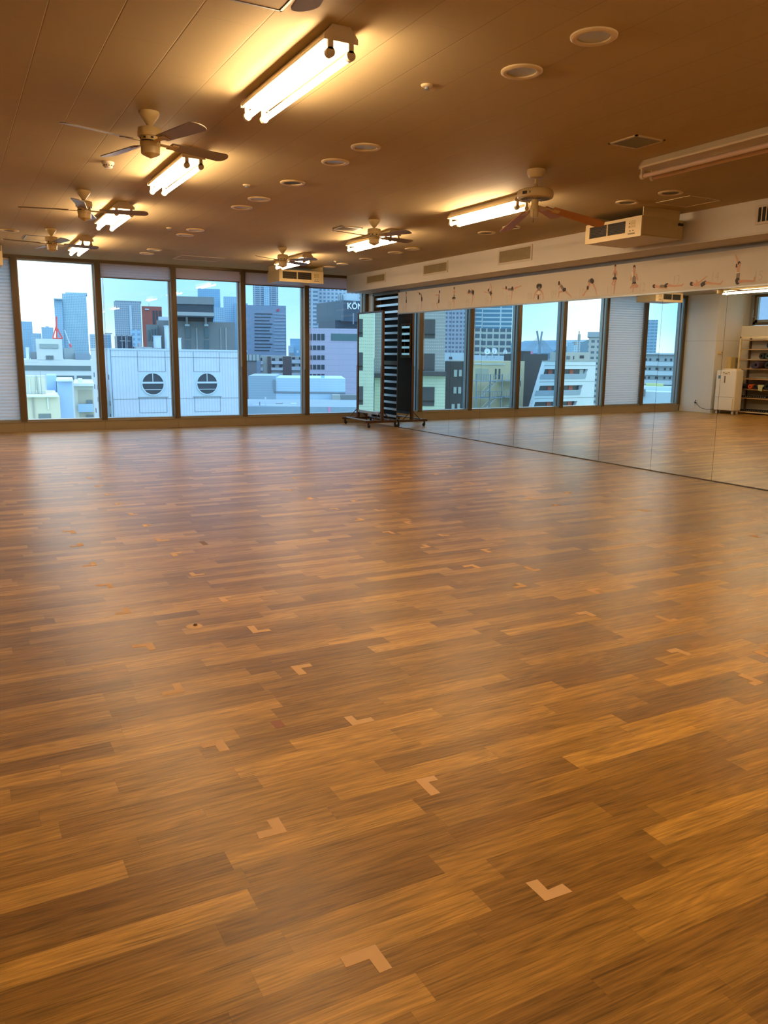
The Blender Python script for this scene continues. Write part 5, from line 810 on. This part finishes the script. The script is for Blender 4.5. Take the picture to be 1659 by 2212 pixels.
# white building with the round windows
r = root('round_window_building', (16.8, 67, G), 'white ribbed building with big round windows filling the second and third windows', 'building')
bx0, bx1, by0, by1, bt = 11.29, 22.36, 67., 77.4, 1.62
mb = MB(); mb.box(bx0, bx1, by0 + .02, by1, G, bt); mb.build('walls', 'white_ribbed', r)
tr = MB(); tr.box(bx0 - .05, bx1 + .05, by0 - .05, by0 + .1, bt - .05, bt + .08); tr.box(bx0 - .05, bx0 + .1, by0, by1, bt - .05, bt + .08); tr.box(bx0, bx1, by0 - .01, by0 + .05, 1.04, 1.07, 1); tr.box(bx0, bx1, by0 - .01, by0 + .05, -2.3, -2.27, 1)
for x in (13.3, 15.5, 17.8, 20.0):
    tr.box(x - .015, x + .015, by0 - .01, by0 + .05, -.1, 1.5, 1); tr.box(x - .015, x + .015, by0 - .01, by0 + .05, -3.4, -2.2, 1)
for a, b in ((13.3, 15.5), (17.8, 20.0)):
    for z in (-.1, -3.4): tr.box(a, b, by0 - .01, by0 + .05, z - .015, z + .015, 1)
    tr.box(a - .1, b + .1, by0 - .06, by0 + .05, -2.2, -2.14, 1)
    for z in (-1.15, -4.6): tr.box(a, b, by0 - .005, by0 + .05, z - 1.03, z + .98, 0)
tr.build('facade_trim', ['white_far', 'steel'], r)
for x in (14.42, 18.88):
    for z in (-1.09, -4.56):
        T = Matrix.Translation((x, by0 - .02, z)) @ Matrix.Rotation(PI / 2, 4, 'X')
        wn = MB().lathe([(0, 0), (.84, 0), (.84, .02), (0, .02)], n=48, T=T).build('round_window', 'dark_glass', r)
        MB().lathe([(.84, -.02), (.93, -.02), (.93, .08), (.84, .08)], n=48, T=T).box(x - .83, x + .83, by0 - .1, by0 - .05, z + .02, z + .17).box(x - .03, x + .03, by0 - .1, by0 - .05, z + .15, z + .83).box(x - .7, x + .7, by0 - .08, by0 - .05, z - .48, z - .44).build('window_rim', 'white_far', wn)
for i in range(6):
    for j in range(6):
        y = 68.5 + i * 1.5; z = -.3 - j * 1.05
        if (i + j) % 3 != 1: MB().box(bx0 - .03, bx0 + .05, y, y + .28, z - .5, z - .1).build('slit_window', 'dark_glass', r)
MB().tube((bx0 - .1, by0 + .25, bt), (bx0 - .1, by0 + .25, -12), .09).build('drain_pipe', 'white_far', r)
cg = MB(); cg.box(13.2, 14.5, 75, 76.2, 1.64, 2.8, 1)
for x in (13.15, 13.6, 14.05, 14.5): cg.box(x - .03, x + .03, 74.9, 75, 1.64, 2.9)
cg.box(13.1, 14.55, 74.9, 75, 2.85, 2.92); cg.box(13.4, 14.3, 74.8, 74.9, 2.35, 2.41); cg.box(13.85, 13.92, 74.7, 74.9, 1.64, 2.75)
tag(cg.build('rooftop_cooling_unit', ['steel', 'dark_glass']), 'dark caged cooling unit on the white roof, left end', 'rooftop unit')
for a, b, z0, z1, lab in ((16.44, 16.95, 1.64, 2.85, 'white rooftop cabinet left of the second mullion'), (17.45, 17.95, 1.64, 3.76, 'tall white rooftop cabinet beside the second mullion'), (18.3, 18.75, 1.64, 2.7, 'white rooftop cabinet at the left edge of the third window')): tag(MB().box(a, b, 74.6, 75.4, z0, z1).box(a - .05, b + .05, 74.5, 75.5, z1, z1 + .05).build('rooftop_cabinet', 'white_b'), lab, 'rooftop cabinet', 'cabinets on the white roof')
tag(MB().box(14.6, 16.0, 74, 76, 1.64, 1.9).box(15.3, 16.35, 72, 74, 1.64, 1.8).box(15.6, 17.4, 70, 72, 1.64, 1.74).box(14.95, 15.2, 74.5, 75, 1.9, 2.2).build('rooftop_platform', 'concrete_lt'), 'low stepped platform on the white roof between cooling unit and cabinets', 'platform')
# tanks
for x, rad, lab in ((4.13, .27, 'white cylindrical roof tank, left of the pair'), (4.68, .24, 'white cylindrical roof tank, right of the pair')):
    r = root('water_tank', (x, 52, -1.15), lab, 'water tank', 'white roof tanks'); MB().lathe([(0, .03), (rad * .9, .03), (rad, 0), (rad, -1.04), (0, -1.04)], (x, 52, -.03), 28).build('shell', 'beige_b', r, smooth=40); MB().lathe([(rad + .01, 0), (rad + .02, .03), (rad + .01, .06)], (x, 52, -.08), 28).build('rim', 'white_b', r); MB().tube((x - .1, 52 - rad - .06, -1.05), (x - .1, 52 - rad - .06, -.2), .025).build('pipe', 'white_b', r)
an = MB(); an.tube((3.72, 50.5, -1.1), (3.72, 50.5, .75), .015, 6); an.tube((3.4, 50.5, .72), (4.5, 50.5, .78), .008, 6); an.tube((4.55, 50.5, -1.1), (4.55, 50.5, .3), .012, 6); an.path([(3.3, 50.2, -.9), (5.1, 50.2, -.9)], .012, 6)
tag(an.build('roof_antenna', 'steel'), 'thin roof aerial and railing in front of the white tanks', 'antenna')
# crane
r = root('tower_crane', (33, 300, 0), 'red and white tower crane in front of the tallest tower', 'crane')
MB().path([(31.68, 300, 5.7), (32.95, 300, 9.7), (34.78, 300, 5.76), (31.68, 300, 5.7)], .22, 6).tube((32.9, 300, 5.7), (33.3, 300, 13), .25, 6).build('crane_head', 'crane_red', r)
MB().tube((35.6, 300, 8.6), (37.2, 300, 3.3), .16, 6).build('crane_jib', 'white_far', r); MB().tube((37.0, 300, 4.0), (37.4, 300, 2.8), .3, 6).build('jib_tip', 'crane_red', r); MB().tube((33.3, 300, 5.7), (33.3, 300, G), .4, 6).build('crane_mast', 'crane_red', r)
# sign letters on the dark block
r = bpy.data.objects['rooftop_sign_block']
text('sign_letters', 'K\u00d6N', 1.95, 'sign_white', r, (85.55, 175.8, 12.15), (PI / 2, 0, 0), .08, .03, .95)
# sloping white building
r = root('sloping_white_building', (-79, 110, G), 'white building with sloping sides and glazed balconies seen in the mirror', 'building')
def sx(z, side): return (-73.99 + (.42 - z) * .323) if side else (-85.0 + (.42 - z) * 0)
poly = [(-73.99, .42), (-85.2, .42), (-85.2, G), (-70.9, G), (-70.9, -9.1)]
def bandpoly(z0, z1, ins): return [(-73.99 + (.42 - z1) * .323 - ins, z1), (-84.0 + (.42 - z1) * .37, z1), (-84.0 + (.42 - z0) * .37, z0), (-73.99 + (.42 - z0) * .323 - ins, z0)]
bands = [(-1.80, -.94), (-4.58, -3.75), (-7.4, -6.5)]
mb = MB(); mb.prism([(-79.5, .42), (-85.2, .42), (-85.2, G), (-75.5, G), (-75.5, -9.1)], 'y', 110.85, 114.5)
zz = .42
for z0, z1 in bands + [(-9.1, -9.1)]:
    mb.prism([(-73.99 + (.42 - zz) * .323, zz), (-85.2, zz), (-85.2, z1), (-73.99 + (.42 - z1) * .323, z1)], 'y', 110, 110.85)
    if z0 > G: mb.prism([(-73.99 + (.42 - z1) * .323, z1), (-73.99 + (.42 - z1) * .323 - .45, z1), (-73.99 + (.42 - z0) * .323 - .45, z0), (-73.99 + (.42 - z0) * .323, z0)], 'y', 110, 110.85); mb.prism([(-84.0 + (.42 - z1) * .37, z1), (-85.2, z1), (-85.2, z0), (-84.0 + (.42 - z0) * .37, z0)], 'y', 110, 110.85)
    zz = z0
mb.prism([(-70.9, -9.1), (-85.2, -9.1), (-85.2, G), (-70.9, G)], 'y', 110, 110.85)
mb.build('walls', 'white_b', r)
MB().box(-85.3, -73.9, 109.9, 110.9, .40, .5).box(-85.2, -73.8, 109.95, 110, -.35, -.3).box(-85.2, -72.9, 109.95, 110, -3.1, -3.05).box(-85.2, -72, 109.95, 110, -5.9, -5.85).build('roof_edge', 'steel', r)
for z0, z1 in bands:
    MB().prism(bandpoly(z0, z1, .4), 'y', 110.80, 110.84).build('balcony_glazing', 'dark_glass', r)
    bp_ = MB(); bp_.prism(bandpoly(z0 - .80, z0, -.2), 'y', 109.9, 109.95); bp_.build('balcony_parapet', 'glass_far' if 0 else 'bluegrey', r)
    for k in range(4): MB().box(-76.2 - k * 2.3, -75.3 - k * 2.3, 110.72, 110.79, z0, z1 - .1).build('curtain', 'red_b' if k % 2 == 0 else 'pale_grey', r)
# fire escape on the cream building
r = root('fire_escape', (-63.5, 112, G), 'grey steel fire escape with zigzag flights on the cream building', 'fire escape')
for z in (-2.9, -5.65, -8.4):
    MB().box(-66.2, -60.8, 111.2, 113.6, z - .12, z).build('landing', 'stair_steel', r)
    rl = MB(); rl.box(-66.2, -60.8, 111.2, 111.26, z + 1.0, z + 1.06)
    for k in range(12): rl.box(-60.85 - k * .48, -60.80 - k * .48, 111.2, 111.26, z, z + 1.05)
    rl.build('railing', 'stair_steel', r)
    st = MB()
    for k in range(12): st.box(-62.2 - k * .24, -62.5 - k * .24, 111.5, 112.5, z - 2.75 + .12 + k * .22, z - 2.75 + .18 + k * .22)
    st.tube((-62.2, 111.5, z - 2.6), (-65.1, 111.5, z), .08, 6); st.tube((-62.2, 111.4, z - 1.6), (-65.1, 111.4, z + 1), .04, 6); st.build('stair_flight', 'pale_grey', r)
for x in (-60.9, -63.7, -66.1): MB().box(x - .08, x + .08, 111.3, 111.45, G, -1.8).build('post', 'stair_steel', r)
r = root('fire_escape', (-70.5, 115, G), 'grey steel balcony stair hung on the dark concrete building', 'fire escape')
for z in (-2.9, -5.65, -8.2):
    MB().box(-70.75, -67.6, 112.4, 114.8, z - .12, z).build('landing', 'stair_steel', r); rl = MB(); rl.box(-70.75, -67.6, 112.4, 112.46, z + 1, z + 1.06)
    for k in range(7): rl.box(-67.7 - k * .5, -67.65 - k * .5, 112.4, 112.46, z, z + 1.05)
    rl.build('railing', 'pale_grey', r)
MB().box(-69.1, -68.95, 112.5, 112.65, G, -1.9).box(-70.75, -70.65, 112.5, 112.6, G, -1.9).build('post', 'stair_steel', r)
# dishes, mast, pylon, hill
for i, (x, z) in enumerate(((-87.9, 2.1), (-89.8, 2.2), (-92.7, 1.95), (-94.9, 2.05))):
    r = root('satellite_dish', (x, 149.5, 1.2), 'white satellite dish, %s from the left in the mirror, above the cream building' % ('first', 'second', 'third', 'fourth')[i], 'satellite dish', 'satellite dishes on the white roof')
    T = Matrix.Translation((x, 146.8, z)) @ Matrix.Rotation(math.radians(70 + 9 * i), 4, 'X') @ Matrix.Rotation(.5 - .35 * i, 4, 'Y')
    MB().lathe([(0, -.22), (.35, -.16), (.62, 0), (.64, .01), (.35, -.19), (0, -.25)], n=24, T=T).build('dish', 'sign_white', r, smooth=40); MB().tube((x, 146.8, z), (x, 146.9, .6), .06, 6).build('mast', 'steel', r)
ms = MB(); ms.tube((-125.1, 160, 0), (-124.9, 160, 7.4), .14, 6); ms.box(-125.3, -124.7, 159.8, 160.2, 5.0, 6.6); ms.box(-124.2, -123.6, 159.8, 160.2, 3.9, 4.8)
tag(ms.build('radio_mast', 'steel'), 'thin radio mast with box antennas in the mirror view left of the blind', 'mast')
r = root('bridge_pylon', (-1185, 1500, 0), 'pale two-legged cable bridge pylon with fanned cables, seen in the mirror', 'bridge')
MB().tube((-1178, 1500, 55), (-1187, 1500, 22), 2.2, 6, 1.8).tube((-1193, 1500, 54), (-1188, 1500, 22), 2.2, 6, 1.8).tube((-1187.5, 1500, 24), (-1183, 1500, G), 2.6, 6).tube((-1188, 1500, 24), (-1192, 1500, G), 2.6, 6).build('pylon', 'bluegrey', r)
cb_ = MB()
for k in range(8): cb_.tube((-1180, 1500, 40 - k * 2), (-1128 - k * 5, 1500, 0), .28, 4); cb_.tube((-1191, 1500, 40 - k * 2), (-1240 + k * 5, 1500, 0), .28, 4)
cb_.build('cables', 'steel', r)
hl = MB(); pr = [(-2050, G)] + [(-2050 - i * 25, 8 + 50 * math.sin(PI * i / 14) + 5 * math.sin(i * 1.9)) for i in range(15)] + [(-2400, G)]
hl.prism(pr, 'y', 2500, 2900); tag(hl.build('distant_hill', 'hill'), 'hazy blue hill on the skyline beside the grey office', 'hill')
# pale building outside the small high window
F('lilac_panels', (.52, .60, .78), (.40, .50, .70), 1.6, 900, .03, 1.1, wrough=.6)
tag(MB().box(-20, -12, 8, 23, G, 12).build('neighbour_building', 'lilac_panels'), 'pale lilac panelled building close outside the small high window', 'building')
# low blocks filling the distance
rb = random.Random(3); fl = MB()
for i in range(900):
    y = 190 + rb.random() ** 1.4 * 900; x = rb.uniform(-1.5 * y, 0.9 * y)
    bw, bd = rb.uniform(10, 26), rb.uniform(8, 20)
    if any((x < c[5] + 1 and x + bw > c[4] - 1 and y < c[7] + 1 and y + bd > c[6] - 9) if not c[11] else math.hypot(x + bw / 2 - c[11][0], y + bd / 2 - c[11][1]) < (c[5] - c[4]) / 2 + c[7] + 14 for c in CITY): continue
    fl.box(x, x + bw, y, y + bd, G, rb.uniform(-20, -5) if y < 500 else rb.uniform(-16, -1), rb.randrange(4))
tag(fl.build('low_city_blocks', ['t_haze_blue3', 'beige_gr', 'pale_grey', 'bluegrey']), 'mass of low distant city blocks filling the ground to the horizon', 'city', None, 'stuff')
